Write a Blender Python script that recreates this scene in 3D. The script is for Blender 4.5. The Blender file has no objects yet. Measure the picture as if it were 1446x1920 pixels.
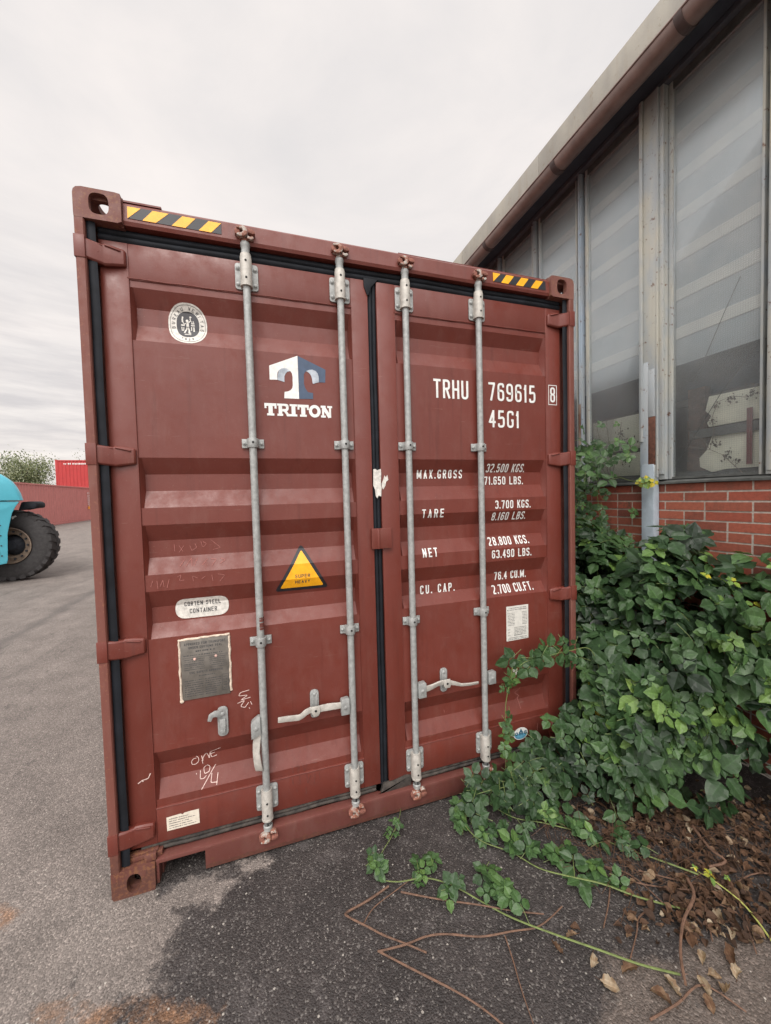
import bpy, bmesh, math, random
from mathutils import Vector, Matrix, Euler
R = math.radians
SC = bpy.context.scene
COL = SC.collection
# ------------------------------------------------------------------ camera
cam_d = bpy.data.cameras.new('camera'); cam = bpy.data.objects.new('camera', cam_d); COL.objects.link(cam)
cam_d.sensor_fit = 'HORIZONTAL'; cam_d.sensor_width = 36; cam_d.lens = 36*705.86/1446
cam_d.clip_start = .05; cam_d.clip_end = 2000
right = Vector((.95200036, -.30496091, -.0263468)); down = Vector((-.03674117, -.02839455, -.99892134)); fwd = Vector((.30388386, .95194149, -.03823624))
m = Matrix((right, -down, -fwd)).transposed().to_4x4(); m.translation = Vector((.67016, -1.79892, 1.64819))
cam.matrix_world = m
SC.camera = cam
# ------------------------------------------------------------------ light
SUN_EL, SUN_AZ = R(52), R(205)      # azimuth measured clockwise from +Y (behind the camera, a little to the left)
sd = bpy.data.lights.new('sun', 'SUN'); sd.energy = 1.5; sd.angle = R(22); sd.color = (1, .95, .89)
sun = bpy.data.objects.new('sun', sd); COL.objects.link(sun)
dirv = Vector((math.sin(SUN_AZ)*math.cos(SUN_EL), math.cos(SUN_AZ)*math.cos(SUN_EL), math.sin(SUN_EL)))
sun.rotation_euler = dirv.to_track_quat('Z', 'Y').to_euler(); sun.location = dirv*30
W = bpy.data.worlds.new('World'); SC.world = W; W.use_nodes = True
nt = W.node_tree; nt.nodes.clear()
def N(t, typ, **kw):
    n = t.nodes.new(typ)
    for k, v in kw.items():
        if k in ('op',): n.operation = v
        elif hasattr(n, k): setattr(n, k, v)
    return n
out = N(nt, 'ShaderNodeOutputWorld'); bg = N(nt, 'ShaderNodeBackground'); bg.inputs['Strength'].default_value = .126
sky = N(nt, 'ShaderNodeTexSky'); sky.sky_type = 'NISHITA'; sky.sun_disc = False; sky.sun_elevation = SUN_EL; sky.sun_rotation = SUN_AZ
tc = N(nt, 'ShaderNodeTexCoord'); mp = N(nt, 'ShaderNodeMapping'); mp.inputs['Scale'].default_value = (1, 1.3, 3.2); mp.inputs['Rotation'].default_value = (.2, .15, .5)
n1 = N(nt, 'ShaderNodeTexNoise'); n1.inputs['Scale'].default_value = 1.6; n1.inputs['Detail'].default_value = 7; n1.inputs['Roughness'].default_value = .55; n1.inputs['Distortion'].default_value = .4
r1 = N(nt, 'ShaderNodeValToRGB')
e = r1.color_ramp.elements; e[0].position = .3; e[0].color = (5.8, 5.62, 5.58, 1); e[1].position = .68; e[1].color = (7.4, 6.9, 6.6, 1)
n2 = N(nt, 'ShaderNodeTexNoise'); n2.inputs['Scale'].default_value = 6; n2.inputs['Detail'].default_value = 8; n2.inputs['Roughness'].default_value = .6
mp2 = N(nt, 'ShaderNodeMapping'); mp2.inputs['Scale'].default_value = (1, 1, 7)
r2 = N(nt, 'ShaderNodeValToRGB'); e = r2.color_ramp.elements; e[0].position = .35; e[0].color = (.74, .73, .74, 1); e[1].position = .62; e[1].color = (1.05, 1.03, 1.0, 1)
sep = N(nt, 'ShaderNodeSeparateXYZ'); mr = N(nt, 'ShaderNodeMapRange'); mr.inputs['From Min'].default_value = .55; mr.inputs['From Max'].default_value = .05
mul = N(nt, 'ShaderNodeMix'); mul.data_type = 'RGBA'; mul.blend_type = 'MULTIPLY'
mx = N(nt, 'ShaderNodeMix'); mx.data_type = 'RGBA'; mx.inputs['Factor'].default_value = .93
L = nt.links.new
L(tc.outputs['Generated'], mp.inputs['Vector']); L(mp.outputs[0], n1.inputs['Vector']); L(n1.outputs['Fac'], r1.inputs[0])
L(tc.outputs['Generated'], mp2.inputs['Vector']); L(mp2.outputs[0], n2.inputs['Vector']); L(n2.outputs['Fac'], r2.inputs[0])
L(tc.outputs['Generated'], sep.inputs[0]); L(sep.outputs['Z'], mr.inputs['Value']); L(mr.outputs[0], mul.inputs['Factor'])
L(r1.outputs[0], mul.inputs[6]); L(r2.outputs[0], mul.inputs[7]); L(sky.outputs[0], mx.inputs[6]); L(mul.outputs[2], mx.inputs[7])
dp = N(nt, 'ShaderNodeVectorMath'); dp.operation = 'DOT_PRODUCT'; dp.inputs[1].default_value = dirv
nrm_ = N(nt, 'ShaderNodeVectorMath'); nrm_.operation = 'NORMALIZE'; L(tc.outputs['Generated'], nrm_.inputs[0]); L(nrm_.outputs[0], dp.inputs[0])
gm_ = N(nt, 'ShaderNodeMapRange'); gm_.interpolation_type = 'SMOOTHSTEP'; gm_.inputs['From Min'].default_value = .25; gm_.inputs['From Max'].default_value = 1.0; gm_.inputs['To Min'].default_value = 1; gm_.inputs['To Max'].default_value = 3.2; L(dp.outputs['Value'], gm_.inputs['Value'])
gl_ = N(nt, 'ShaderNodeVectorMath'); gl_.operation = 'SCALE'; L(mx.outputs[2], gl_.inputs[0]); L(gm_.outputs[0], gl_.inputs['Scale'])
L(gl_.outputs[0], bg.inputs['Color']); L(bg.outputs[0], out.inputs[0])
SC.view_settings.view_transform = 'Standard'; SC.view_settings.look = 'None'; SC.view_settings.exposure = .14; SC.view_settings.gamma = 1
SC.render.engine = 'CYCLES'; SC.cycles.max_bounces = 6; SC.cycles.transparent_max_bounces = 12

# ------------------------------------------------------------------ helpers
WL = {}
def tag(o, label=None, cat=None, group=None, kind=None):
    if label: o['label'] = label
    if cat: o['category'] = cat
    if group: o['group'] = group
    if kind: o['kind'] = kind
    return o
def empty(name, loc, label=None, cat=None, group=None):
    o = bpy.data.objects.new(name, None); COL.objects.link(o); o.location = loc; o.empty_display_size = .1
    WL[o.name] = Vector(loc); return tag(o, label, cat, group)
class MB:
    def __init__(s): s.v = []; s.f = []; s.c = []
    def add(s, vs, fs, c=None):
        b = len(s.v); s.v += [tuple(p) for p in vs]; s.f += [tuple(i+b for i in f) for f in fs]
        s.c += [c or (0, 0, 0)]*len(vs) if not isinstance(c, list) else c
        return s
    def box(s, x0, x1, y0, y1, z0, z1, c=None, M=None):
        vs = [Vector(p) for p in ((x0, y0, z0), (x1, y0, z0), (x1, y1, z0), (x0, y1, z0), (x0, y0, z1), (x1, y0, z1), (x1, y1, z1), (x0, y1, z1))]
        if M: vs = [M @ p for p in vs]
        return s.add(vs, [(0, 3, 2, 1), (4, 5, 6, 7), (0, 1, 5, 4), (1, 2, 6, 5), (2, 3, 7, 6), (3, 0, 4, 7)], c)
    def lathe(s, p, ax, prof, n=20, c=None, caps=True):     # prof: (t along axis, radius)
        ax = Vector(ax).normalized(); u = ax.orthogonal().normalized(); w = ax.cross(u); p = Vector(p)
        vs = []; fs = []
        for t, r in prof:
            for k in range(n):
                a = 2*math.pi*k/n; vs.append(p+ax*t+(u*math.cos(a)+w*math.sin(a))*r)
        for j in range(len(prof)-1):
            for k in range(n): fs.append((j*n+k, j*n+(k+1) % n, (j+1)*n+(k+1) % n, (j+1)*n+k))
        if caps: fs.append(tuple(range(n-1, -1, -1))); fs.append(tuple((len(prof)-1)*n+k for k in range(n)))
        return s.add(vs, fs, c)
    def cyl(s, p, q, r, r2=None, n=16, c=None):
        p = Vector(p); q = Vector(q); return s.lathe(p, q-p, [(0, r), ((q-p).length, r if r2 is None else r2)], n, c)
    def tube(s, pts, rad, n=7, c=None):
        pts = [Vector(p) for p in pts]; vs = []; fs = []; m_ = len(pts); up = Vector((0, 0, 1))
        for i, p in enumerate(pts):
            d = (pts[min(i+1, m_-1)]-pts[max(i-1, 0)]).normalized()
            if abs(d.z) > .95: up = Vector((0, 1, 0))
            u = d.cross(up).normalized(); w = u.cross(d); r = rad[i] if isinstance(rad, (list, tuple)) else rad
            for k in range(n):
                a = 2*math.pi*k/n; vs.append(p+(u*math.cos(a)+w*math.sin(a))*r)
        for j in range(m_-1):
            for k in range(n): fs.append((j*n+k, j*n+(k+1) % n, (j+1)*n+(k+1) % n, (j+1)*n+k))
        fs.append(tuple(range(n-1, -1, -1))); fs.append(tuple((m_-1)*n+k for k in range(n)))
        return s.add(vs, fs, c)
    def poly(s, pts, y0, y1, f=None, c=None):    # polygon in (x,z) extruded from y0 to y1; f maps (a,b,t)->point
        f = f or (lambda a, b, t: (a, t, b)); n = len(pts)
        vs = [f(a, b, y0) for a, b in pts]+[f(a, b, y1) for a, b in pts]
        fs = [tuple(range(n)), tuple(range(2*n-1, n-1, -1))]+[(k, (k+1) % n, n+(k+1) % n, n+k) for k in range(n)]
        return s.add(vs, fs, c)
    def build(s, name, mat, parent=None, bevel=0, smooth=35, conform=None, seg=2):
        me = bpy.data.meshes.new(name); off = Vector((0, 0, 0)); p = parent
        while p is not None: off += WL.get(p.name, Vector((0, 0, 0))); p = p.parent
        me.from_pydata([tuple(Vector(v)-off) for v in s.v], [], s.f)
        if any(c != (0, 0, 0) for c in s.c):
            a = me.color_attributes.new('vc', 'FLOAT_COLOR', 'POINT')
            for i, c in enumerate(s.c): a.data[i].color = (*c, 1)
        me.update()
        bm = bmesh.new(); bm.from_mesh(me)
        bmesh.ops.recalc_face_normals(bm, faces=bm.faces) if not conform else None
        if bevel:
            es = [e for e in bm.edges if len(e.link_faces) == 2 and e.calc_face_angle(0) > R(30)]
            bmesh.ops.bevel(bm, geom=es, offset=bevel, segments=seg, affect='EDGES', profile=.5, clamp_overlap=True)
        if conform:
            zs, fn = conform
            for z in zs:
                bmesh.ops.bisect_plane(bm, geom=bm.verts[:]+bm.edges[:]+bm.faces[:], plane_co=(0, 0, z-off.z), plane_no=(0, 0, 1))
            for v in bm.verts:
                xx = v.co.x+off.x; on = (.165 <= xx <= 1.108) or (1.336 <= xx <= 2.270)
                v.co.y = (fn(v.co.z+off.z) if on else YF-.0014)+v.co.y
        bm.to_mesh(me); bm.free()
        if smooth:
            me.polygons.foreach_set('use_smooth', [True]*len(me.polygons)); me.set_sharp_from_angle(angle=R(smooth))
        me.materials.append(mat)
        o = bpy.data.objects.new(name, me); COL.objects.link(o); o.parent = parent; WL.setdefault(o.name, Vector((0, 0, 0)))
        return o
def fillet(pts, r, closed=False, seg=5):
    pts = [Vector((p[0], p[1])) for p in pts]; n = len(pts); o = []
    for i, p in enumerate(pts):
        if not closed and i in (0, n-1): o.append(p); continue
        a = pts[i-1]; b = pts[(i+1) % n]; u = (a-p); v = (b-p)
        d = min(r, u.length*.5, v.length*.5)
        if d < 1e-6: o.append(p); continue
        A = p+u.normalized()*d; B = p+v.normalized()*d
        for k in range(seg+1):
            t = k/seg; o.append(A*(1-t)**2+p*2*t*(1-t)+B*t*t)
    return [(q.x, q.y) for q in o]
def rrect(cx, cz, w, h, r, seg=5): return fillet([(cx-w/2, cz-h/2), (cx+w/2, cz-h/2), (cx+w/2, cz+h/2), (cx-w/2, cz+h/2)], r, True, seg)
def ellipse(cx, cz, a, b, n=40, p=2.0):
    o = []
    for k in range(n):
        t = 2*math.pi*k/n; c = math.cos(t); s_ = math.sin(t)
        o.append((cx+a*math.copysign(abs(c)**(2/p), c), cz+b*math.copysign(abs(s_)**(2/p), s_)))
    return o
def ribbon(mb, pts, w, y=0, closed=False):
    if not closed:
        P = [Vector((p[0], p[1])) for p in pts]
        for i in range(1, len(P)-1):
            a, b = P[i]-P[i-1], P[i+1]-P[i]
            if a.length > 1e-6 and b.length > 1e-6 and a.normalized().dot(b.normalized()) < .25:
                e1 = P[i]+a.normalized()*w*.42
                ribbon1(mb, [tuple(q) for q in P[:i]]+[tuple(e1)], w, y); ribbon(mb, [tuple(P[i])]+[tuple(q) for q in P[i+1:]], w, y-.00005); return
    ribbon1(mb, pts, w, y, closed)
def ribbon1(mb, pts, w, y=0, closed=False):
    P = [Vector((p[0], p[1])) for p in pts]
    if closed and (P[0]-P[-1]).length < 1e-6: P.pop()
    Q = [P[0]]
    for p in P[1:]:
        if (p-Q[-1]).length > 1e-5: Q.append(p)
    P = Q; n = len(P); vs = []
    if n < 2: return
    for i in range(n):
        a = P[i-1] if (i > 0 or closed) else P[i]; b = P[(i+1) % n] if (i < n-1 or closed) else P[i]
        d0 = (P[i]-a); d1 = (b-P[i]); d0 = d0.normalized() if d0.length > 1e-7 else d1.normalized(); d1 = d1.normalized() if d1.length > 1e-7 else d0
        t = (d0+d1); t = t.normalized() if t.length > .3 else d1; nn = Vector((-t.y, t.x)); k = 1/max(.55, nn.dot(Vector((-d1.y, d1.x))))
        vs += [(P[i].x+nn.x*w/2*k, y, P[i].y+nn.y*w/2*k), (P[i].x-nn.x*w/2*k, y, P[i].y-nn.y*w/2*k)]
    fs = [(2*i, 2*i+1, 2*i+3, 2*i+2) for i in range(n-1)]
    if closed: fs.append((2*n-2, 2*n-1, 1, 0))
    mb.add(vs, fs)
# stroke letters on a unit cell; '!' keeps a corner sharp, 'o' closes the stroke
GL = {
'0': 'o0,0 1,0 1,1 0,1', 'O': 'o0,0 1,0 1,1 0,1', '1': '.6,0 .6,1|.55,.98 .1,.8', '2': '0,.84 0,1 1,1 1,.6 0,.15! 0,0! 1,0', '3': '0,.8 0,1 1,1 1,.53 .45,.53!|.45,.53! 1,.53 1,0 0,0 0,.2',
'4': '.75,0 .75,1! 0,.28! 1,.28', '5': '1,1 .08,1! .03,.55! 1,.62 1,0 0,0 0,.2', '6': '1,.8 1,1 0,1 0,0 1,0 1,.58 0,.58', '7': '0,1 1,1! .35,0', '8': 'o0,.54 1,.54 1,1 0,1|o0,0 1,0 1,.52 0,.52',
'9': '0,.2 0,0 1,0 1,1 0,1 0,.44 1,.44', 'A': '0,0 .5,1! 1,0|.2,.3 .8,.3', 'B': '0,.53 1,.53 1,0 0,0! 0,1! .95,1 .95,.53 0,.53', 'C': '1,.75 1,1 0,1 0,0 1,0 1,.25', 'D': 'o0,0! 1,0 1,1 0,1!',
'E': '1,1 0,1! 0,0! 1,0|0,.52 .8,.52', 'F': '1,1 0,1! 0,0|0,.52 .8,.52', 'G': '1,.78 1,1 0,1 0,0 1,0 1,.44! .68,.44', 'H': '0,0 0,1|1,0 1,1|0,.5 1,.5', 'I': '.5,0 .5,1', 'K': '0,0 0,1|1,1 .05,.4|.35,.6 1,0',
'L': '0,1 0,0! 1,0', 'M': '0,0 0,1! .5,.12! 1,1! 1,0', 'N': '0,0 0,1! 1,0! 1,1', 'P': '0,0 0,1! 1,1 1,.45 0,.45', 'R': '0,0 0,1! 1,1 1,.5 0,.5|.5,.5 1,0', 'S': '1,.78 1,1 0,1 0,.56 1,.46 1,0 0,0 0,.22',
'T': '0,1 1,1|.5,1 .5,0', 'U': '0,1 0,0 1,0 1,1', 'V': '0,1 .5,0! 1,1', 'X': '0,0 1,1|0,1 1,0', 'Y': '0,1 .5,.5! 1,1|.5,.5 .5,0', '.': '.5,.0 .5,.03', '/': '0,0 1,1', '-': '0,.5 1,.5'}
def units(s, gap): return sum({'.': .25, '1': .5, 'I': .2, ' ': .55, 'M': 1.35, 'N': 1.08}.get(c, 1) for c in s)+gap*(len(s)-1)
def text(mb, s, x0, x1, z, h, t, gap=.4, xf=None):
    U = (x1-x0)/units(s, gap); x = x0; lift = 0
    for c in s:
        w = {'.': .25, '1': .5, 'I': .2, ' ': .55, 'M': 1.35, 'N': 1.08}.get(c, 1)*U
        if c in GL:
            for st in GL[c].split('|'):
                cl = st[0] == 'o'; toks = st.lstrip('o').split(); raw = []
                for k in toks:
                    a, b = k.strip('!').split(','); raw.append(((x+t/2+float(a)*(w-t), z+t/2+float(b)*(h-t)), k.endswith('!')))
                pts = [q for q, _ in raw]; n = len(pts); o = []
                for i, (q, sharp) in enumerate(raw):
                    if sharp or (not cl and i in (0, n-1)): o.append(q)
                    else: o += fillet([pts[i-1], q, pts[(i+1) % n]], min(w, h)*.38, False, 4)[1:-1]
                if not cl and len(o) > 1 and c not in '23569CGSJ':
                    a_ = Vector(o[0])-Vector(o[1]); b2 = Vector(o[-1])-Vector(o[-2])
                    if a_.length > 1e-6: o[0] = tuple(Vector(o[0])+a_.normalized()*t*.5)
                    if b2.length > 1e-6: o[-1] = tuple(Vector(o[-1])+b2.normalized()*t*.5)
                if xf: o = [xf(*q) for q in o]
                lift -= .00006; ribbon(mb, o, t, lift, cl)
                if lift < -.0005: lift = 0
        x += w+gap*U
def scribble(mb, x0, x1, z, h, rnd, y=0):     # row of marks too small to read
    x = x0
    while x < x1:
        w = rnd.uniform(.3, 1.3)*h; w = min(w, x1-x)
        ribbon(mb, [(x, z), (x+w, z)], h*rnd.uniform(.55, .95), y); x += w+h*rnd.choice([.2, .2, .3, .9])

# ------------------------------------------------------------------ materials
def mat(name, base=(.5, .5, .5), rough=.6, metal=0, spec=.5):
    mt = bpy.data.materials.new(name); mt.use_nodes = True; t = mt.node_tree; b = t.nodes['Principled BSDF']
    b.inputs['Base Color'].default_value = (*base, 1); b.inputs['Roughness'].default_value = rough; b.inputs['Metallic'].default_value = metal; b.inputs['Specular IOR Level'].default_value = spec
    return mt, t, b
def noise(t, scale, detail=5, rough=.55, vec=None, dist=0, sc=None):
    n = t.nodes.new('ShaderNodeTexNoise'); n.inputs['Scale'].default_value = scale; n.inputs['Detail'].default_value = detail; n.inputs['Roughness'].default_value = rough; n.inputs['Distortion'].default_value = dist
    g = t.nodes.new('ShaderNodeNewGeometry'); src = g.outputs['Position']
    if sc:
        q = t.nodes.new('ShaderNodeMapping'); q.inputs['Scale'].default_value = sc; t.links.new(src, q.inputs['Vector']); src = q.outputs[0]
    t.links.new(vec or src, n.inputs['Vector']); return n.outputs['Fac']
def ramp(t, fac, stops, interp='LINEAR'):
    r = t.nodes.new('ShaderNodeValToRGB'); e = r.color_ramp.elements; r.color_ramp.interpolation = interp
    while len(e) > 1: e.remove(e[0])
    e[0].position = stops[0][0]; c = stops[0][1]; e[0].color = (*c, 1) if isinstance(c, tuple) else (c, c, c, 1)
    for p, c in stops[1:]:
        q = e.new(p); q.color = (*c, 1) if isinstance(c, tuple) else (c, c, c, 1)
    t.links.new(fac, r.inputs[0]); return r.outputs[0]
def mixc(t, fac, a, b, blend='MIX'):
    n = t.nodes.new('ShaderNodeMix'); n.data_type = 'RGBA'; n.blend_type = blend
    for v, i in ((fac, 0), (a, 6), (b, 7)):
        if isinstance(v, (int, float)): n.inputs[i].default_value = v
        elif isinstance(v, tuple): n.inputs[i].default_value = (*v, 1)
        else: t.links.new(v, n.inputs[i])
    return n.outputs[2]
def math_(t, op, a, b=0.0, clamp=False):
    n = t.nodes.new('ShaderNodeMath'); n.operation = op; n.use_clamp = clamp
    for i, v in enumerate((a, b)):
        if isinstance(v, (int, float)): n.inputs[i].default_value = v
        else: t.links.new(v, n.inputs[i])
    return n.outputs[0]
def bump(t, b, h, strength=.3, dist=.002):
    n = t.nodes.new('ShaderNodeBump'); n.inputs['Strength'].default_value = strength; n.inputs['Distance'].default_value = dist
    t.links.new(h, n.inputs['Height']); t.links.new(n.outputs[0], b.inputs['Normal'])
def posz(t, ax='Z'):
    g = t.nodes.new('ShaderNodeNewGeometry'); s = t.nodes.new('ShaderNodeSeparateXYZ'); t.links.new(g.outputs['Position'], s.inputs[0]); return s.outputs[ax]
def painted(name, base, rough=.42, wear=.66, rust=(.13, .05, .025), dirt=.15, rustmore=False, dust=(.24, .14, .115)):
    mt, t, b = mat(name, base, rough)
    c = mixc(t, 1.0, base, ramp(t, noise(t, 2.3, 7, .6), [(.32, .93), (.68, 1.06)]), 'MULTIPLY')
    fade = ramp(t, noise(t, 16, 9, .72, sc=(1, 1, .3)), [(.5, 0.0), (.75, 1.0)])
    c = mixc(t, math_(t, 'MULTIPLY', fade, dirt), c, dust)
    drip = ramp(t, noise(t, 30, 5, .6, sc=(1, 1, .045)), [(.56, 0.0), (.72, 1.0)])
    c = mixc(t, math_(t, 'MULTIPLY', drip, .3), c, tuple(k*.5 for k in base))
    grime = ramp(t, math_(t, 'ADD', math_(t, 'MULTIPLY', posz(t), -1.4), math_(t, 'MULTIPLY', noise(t, 7, 8, .7), 1.0)), [(-.1, 0.0), (.35, 1.0)])
    c = mixc(t, math_(t, 'MULTIPLY', grime, .4), c, tuple(k*.6 for k in base))
    scr = ramp(t, noise(t, 55, 3, .5, sc=(.12, 1, 1.6), dist=1.5), [(.715, 0.0), (.73, 1.0)])
    c = mixc(t, math_(t, 'MULTIPLY', scr, .3), c, dust)
    chip = ramp(t, noise(t, 60, 8, .7), [(wear, 0.0), (wear+.02, 1.0)])
    c = mixc(t, math_(t, 'MULTIPLY', chip, .8), c, rust)
    fine = ramp(t, noise(t, 240, 2, .5), [(.71, 0.0), (.74, 1.0)])
    c = mixc(t, math_(t, 'MULTIPLY', fine, .4), c, (.34, .22, .18))
    if rustmore:
        z = posz(t); low = t.nodes.new('ShaderNodeMapRange'); low.inputs['From Min'].default_value = rustmore; low.inputs['From Max'].default_value = 0; t.links.new(z, low.inputs[0])
        k = math_(t, 'ADD', low.outputs[0], math_(t, 'MULTIPLY', noise(t, 22, 8, .7), 1.1))
        k = ramp(t, k, [(.98, 0.0), (1.2, 1.0)])
        rc = ramp(t, noise(t, 60, 6, .7), [(.3, (.05, .022, .016)), (.55, (.10, .038, .024)), (.78, (.20, .08, .036))])
        c = mixc(t, math_(t, 'MULTIPLY', k, .62), c, rc)
    t.links.new(c, b.inputs['Base Color'])
    bump(t, b, math_(t, 'ADD', noise(t, 3.5, 3), math_(t, 'MULTIPLY', noise(t, 150, 4), .10)), .3, .008)
    t.links.new(ramp(t, noise(t, 14, 7, .65), [(.3, rough-.1), (.75, rough+.25)]), b.inputs['Roughness'])
    return mt
PR = (.140, .029, .019)
M_PAINT = painted('maroon_paint', PR)
M_SILL = painted('maroon_sill', (.15, .044, .034), .6, .6, rustmore=.035, dirt=.4)
M_POST = painted('maroon_post', (.155, .050, .036), .6, .59, rust=(.22, .09, .05), rustmore=.35, dirt=.3)
M_CAST = painted('casting_paint', (.16, .058, .044), .6, .54, rust=(.20, .09, .05), dirt=.45)
M_CASTR = painted('casting_rust', (.135, .043, .03), .75, .52, rust=(.19, .08, .035), dirt=.3, rustmore=.13)
def simple(name, base, rough=.6, metal=0, amt=.2, scale=30, bmp=.15, spec=.5, b2=None, det=6):
    mt, t, b = mat(name, base, rough, metal, spec)
    lo = tuple(k*(1-amt) for k in base); hi = b2 or tuple(min(1, k*(1+amt)) for k in base)
    t.links.new(ramp(t, noise(t, scale, det, .6), [(.32, lo), (.7, hi)]), b.inputs['Base Color'])
    if bmp: bump(t, b, noise(t, scale*3, 4), bmp, .003)
    return mt
M_GALV = simple('galvanised', (.31, .32, .31), .48, .15, .22, 55, .12)
M_CREAMG = simple('painted_hardware', (.42, .40, .36), .55, .1, .2, 45, .2)
def rusty_hw():
    mt, t, b = mat('rusty_hardware', (.3, .3, .3), .7)
    c = ramp(t, noise(t, 45, 8, .7), [(.38, (.16, .055, .03)), (.5, (.3, .13, .09)), (.56, (.38, .35, .31)), (.8, (.46, .43, .38))])
    t.links.new(c, b.inputs['Base Color']); bump(t, b, noise(t, 120, 4), .3, .003); return mt
M_RUSTY = rusty_hw()
M_KEEP = simple('keeper_rust', (.22, .085, .06), .8, 0, .4, 60, .3)
M_RUB = simple('black_rubber', (.010, .012, .016), .7, 0, .4, 12, .15, .25)
M_RUBD = simple('dusty_rubber', (.022, .02, .019), .8, 0, .5, 25, .3, b2=(.085, .072, .06))
M_WHITE = simple('white_vinyl', (.72, .73, .70), .5, 0, .12, 40, 0)
M_WHITE2 = simple('worn_white', (.62, .60, .55), .7, 0, .25, 60, 0)
M_NAVY = simple('navy_vinyl', (.045, .075, .13), .45, 0, .15, 40, 0)
M_SILV = simple('silver_vinyl', (.33, .38, .44), .4, 0, .3, 18, 0, b2=(.55, .6, .66))
M_YEL = simple('yellow_vinyl', (.86, .40, .01), .45, 0, .12, 30, 0)
M_BLK = simple('black_vinyl', (.015, .016, .02), .5, 0, .2, 30, 0)
M_INK = simple('ink', (.05, .05, .055), .6, 0, .2, 30, 0)
M_STK = simple('sticker_paper', (.62, .61, .56), .6, 0, .1, 60, 0)
M_STKC = simple('cream_label', (.66, .6, .5), .6, 0, .1, 60, 0)
M_PLATE = simple('dull_metal_plate', (.17, .155, .135), .5, .4, .25, 25, .1)
M_CAULK = simple('caulk', (.6, .5, .4), .7, 0, .25, 80, .4)
M_CHALK = simple('chalk', (.66, .5, .45), .9, 0, .3, 150, 0)
M_CHALKF = simple('faint_chalk', (.36, .14, .12), .9, 0, .3, 150, 0)
M_DSCR = simple('dark_marker', (.14, .045, .035), .7, 0, .3, 100, 0)
M_CYAN = simple('teal_ink', (.03, .12, .19), .5, 0, .2, 60, 0)
M_CYL = simple('blue_sticker', (.12, .35, .5), .5, 0, .2, 60, 0)
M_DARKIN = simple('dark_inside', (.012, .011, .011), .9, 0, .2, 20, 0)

# ------------------------------------------------------------------ ground
SL = .017
def sstep(a, b, x):
    t = max(0, min(1, (x-a)/(b-a))); return t*t*(3-2*t)
def gz(x, y):
    return -.012+SL*max(0, y-.3)*(1-sstep(-2.2, -.15, x))
def inside(p, poly):
    c = False; n = len(poly); x, y = p
    for i in range(n):
        x1, y1 = poly[i]; x2, y2 = poly[i-1]
        if (y1 > y) != (y2 > y) and x < (x2-x1)*(y-y1)/(y2-y1)+x1: c = not c
    return c
def sdist(p, poly):
    d = 9; x, y = p; n = len(poly)
    for i in range(n):
        x1, y1 = poly[i]; x2, y2 = poly[i-1]; dx, dy = x2-x1, y2-y1
        t = max(0, min(1, ((x-x1)*dx+(y-y1)*dy)/(dx*dx+dy*dy+1e-12))); d = min(d, math.hypot(x-x1-t*dx, y-y1-t*dy))
    return d if inside(p, poly) else -d
DARK = [(.051, -.415), (.116, -.363), (.264, -.37), (.188, -.316), (.261, -.275), (.278, -.195), (.24, -.121), (.3, -.11), (.417, -.15), (.466, -.075), (.389, -.004), (.241, -.009), (.183, -.042), (.15, -.013), (.2, .3), (2.4, .3), (2.4, 14), (3.6, 14), (3.81, -.243), (3.6, -3), (.6, -3)]
ISL = [(.476, .019), (.569, .019), (.629, -.035), (.549, -.064)]
DIRT = [(1.739, -.796), (1.846, -.79), (1.969, -.875), (2.127, -.842), (2.416, -.941), (2.5, -1.6), (1.4, -1.6), (1.571, -.932), (1.691, -.872)]
RUST = [[(-.129, -.294), (-.02, -.31), (.05, -.355), (-.001, -.391), (-.115, -.352)], [(-.478, .138), (-.352, .116), (-.354, .033), (-.41, .014)], [(.135, -.45), (.279, -.433), (.43, -.485), (.346, -.534)], [(-.03, -.388), (.075, -.364), (.268, -.386), (.481, -.502), (.459, -.584)]]
def axis(lo, hi, segs):
    o = []; x = lo
    while x < hi:
        o.append(x)
        for a, b, s_ in segs:
            if a <= x < b: x += s_; break
        else: x += max(.3, abs(x)*.25)
    return o+[hi]
xs = axis(-160, 160, [(-4, -.9, .12), (-.9, 2.9, .03), (2.9, 4.2, .12)]); ys = axis(-60, 300, [(-1.4, .35, .03), (-3, -1.4, .12), (.35, 8, .15), (8, 60, 2)])
vs = []; cs = []
for y in ys:
    for x in xs:
        vs.append((x, y, gz(x, y) if y < 60 else gz(x, 60)))
        if -1.5 < x < 4.5 and -3.2 < y < 15:
            d = sdist((x, y), DARK); d = min(d, -sdist((x, y), ISL)) if d > 0 else d
            q = sdist((x, y), DIRT); r_ = max(sdist((x, y), k) for k in RUST)
            cs.append(tuple(max(0, min(1, .5+k/.3)) for k in (d, q, r_)))
        else: cs.append((0.001, 0, 0))
nx = len(xs)
gm = MB(); gm.v = vs; gm.c = cs; gm.f = [(j*nx+i, j*nx+i+1, (j+1)*nx+i+1, (j+1)*nx+i) for j in range(len(ys)-1) for i in range(nx-1)]
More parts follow.
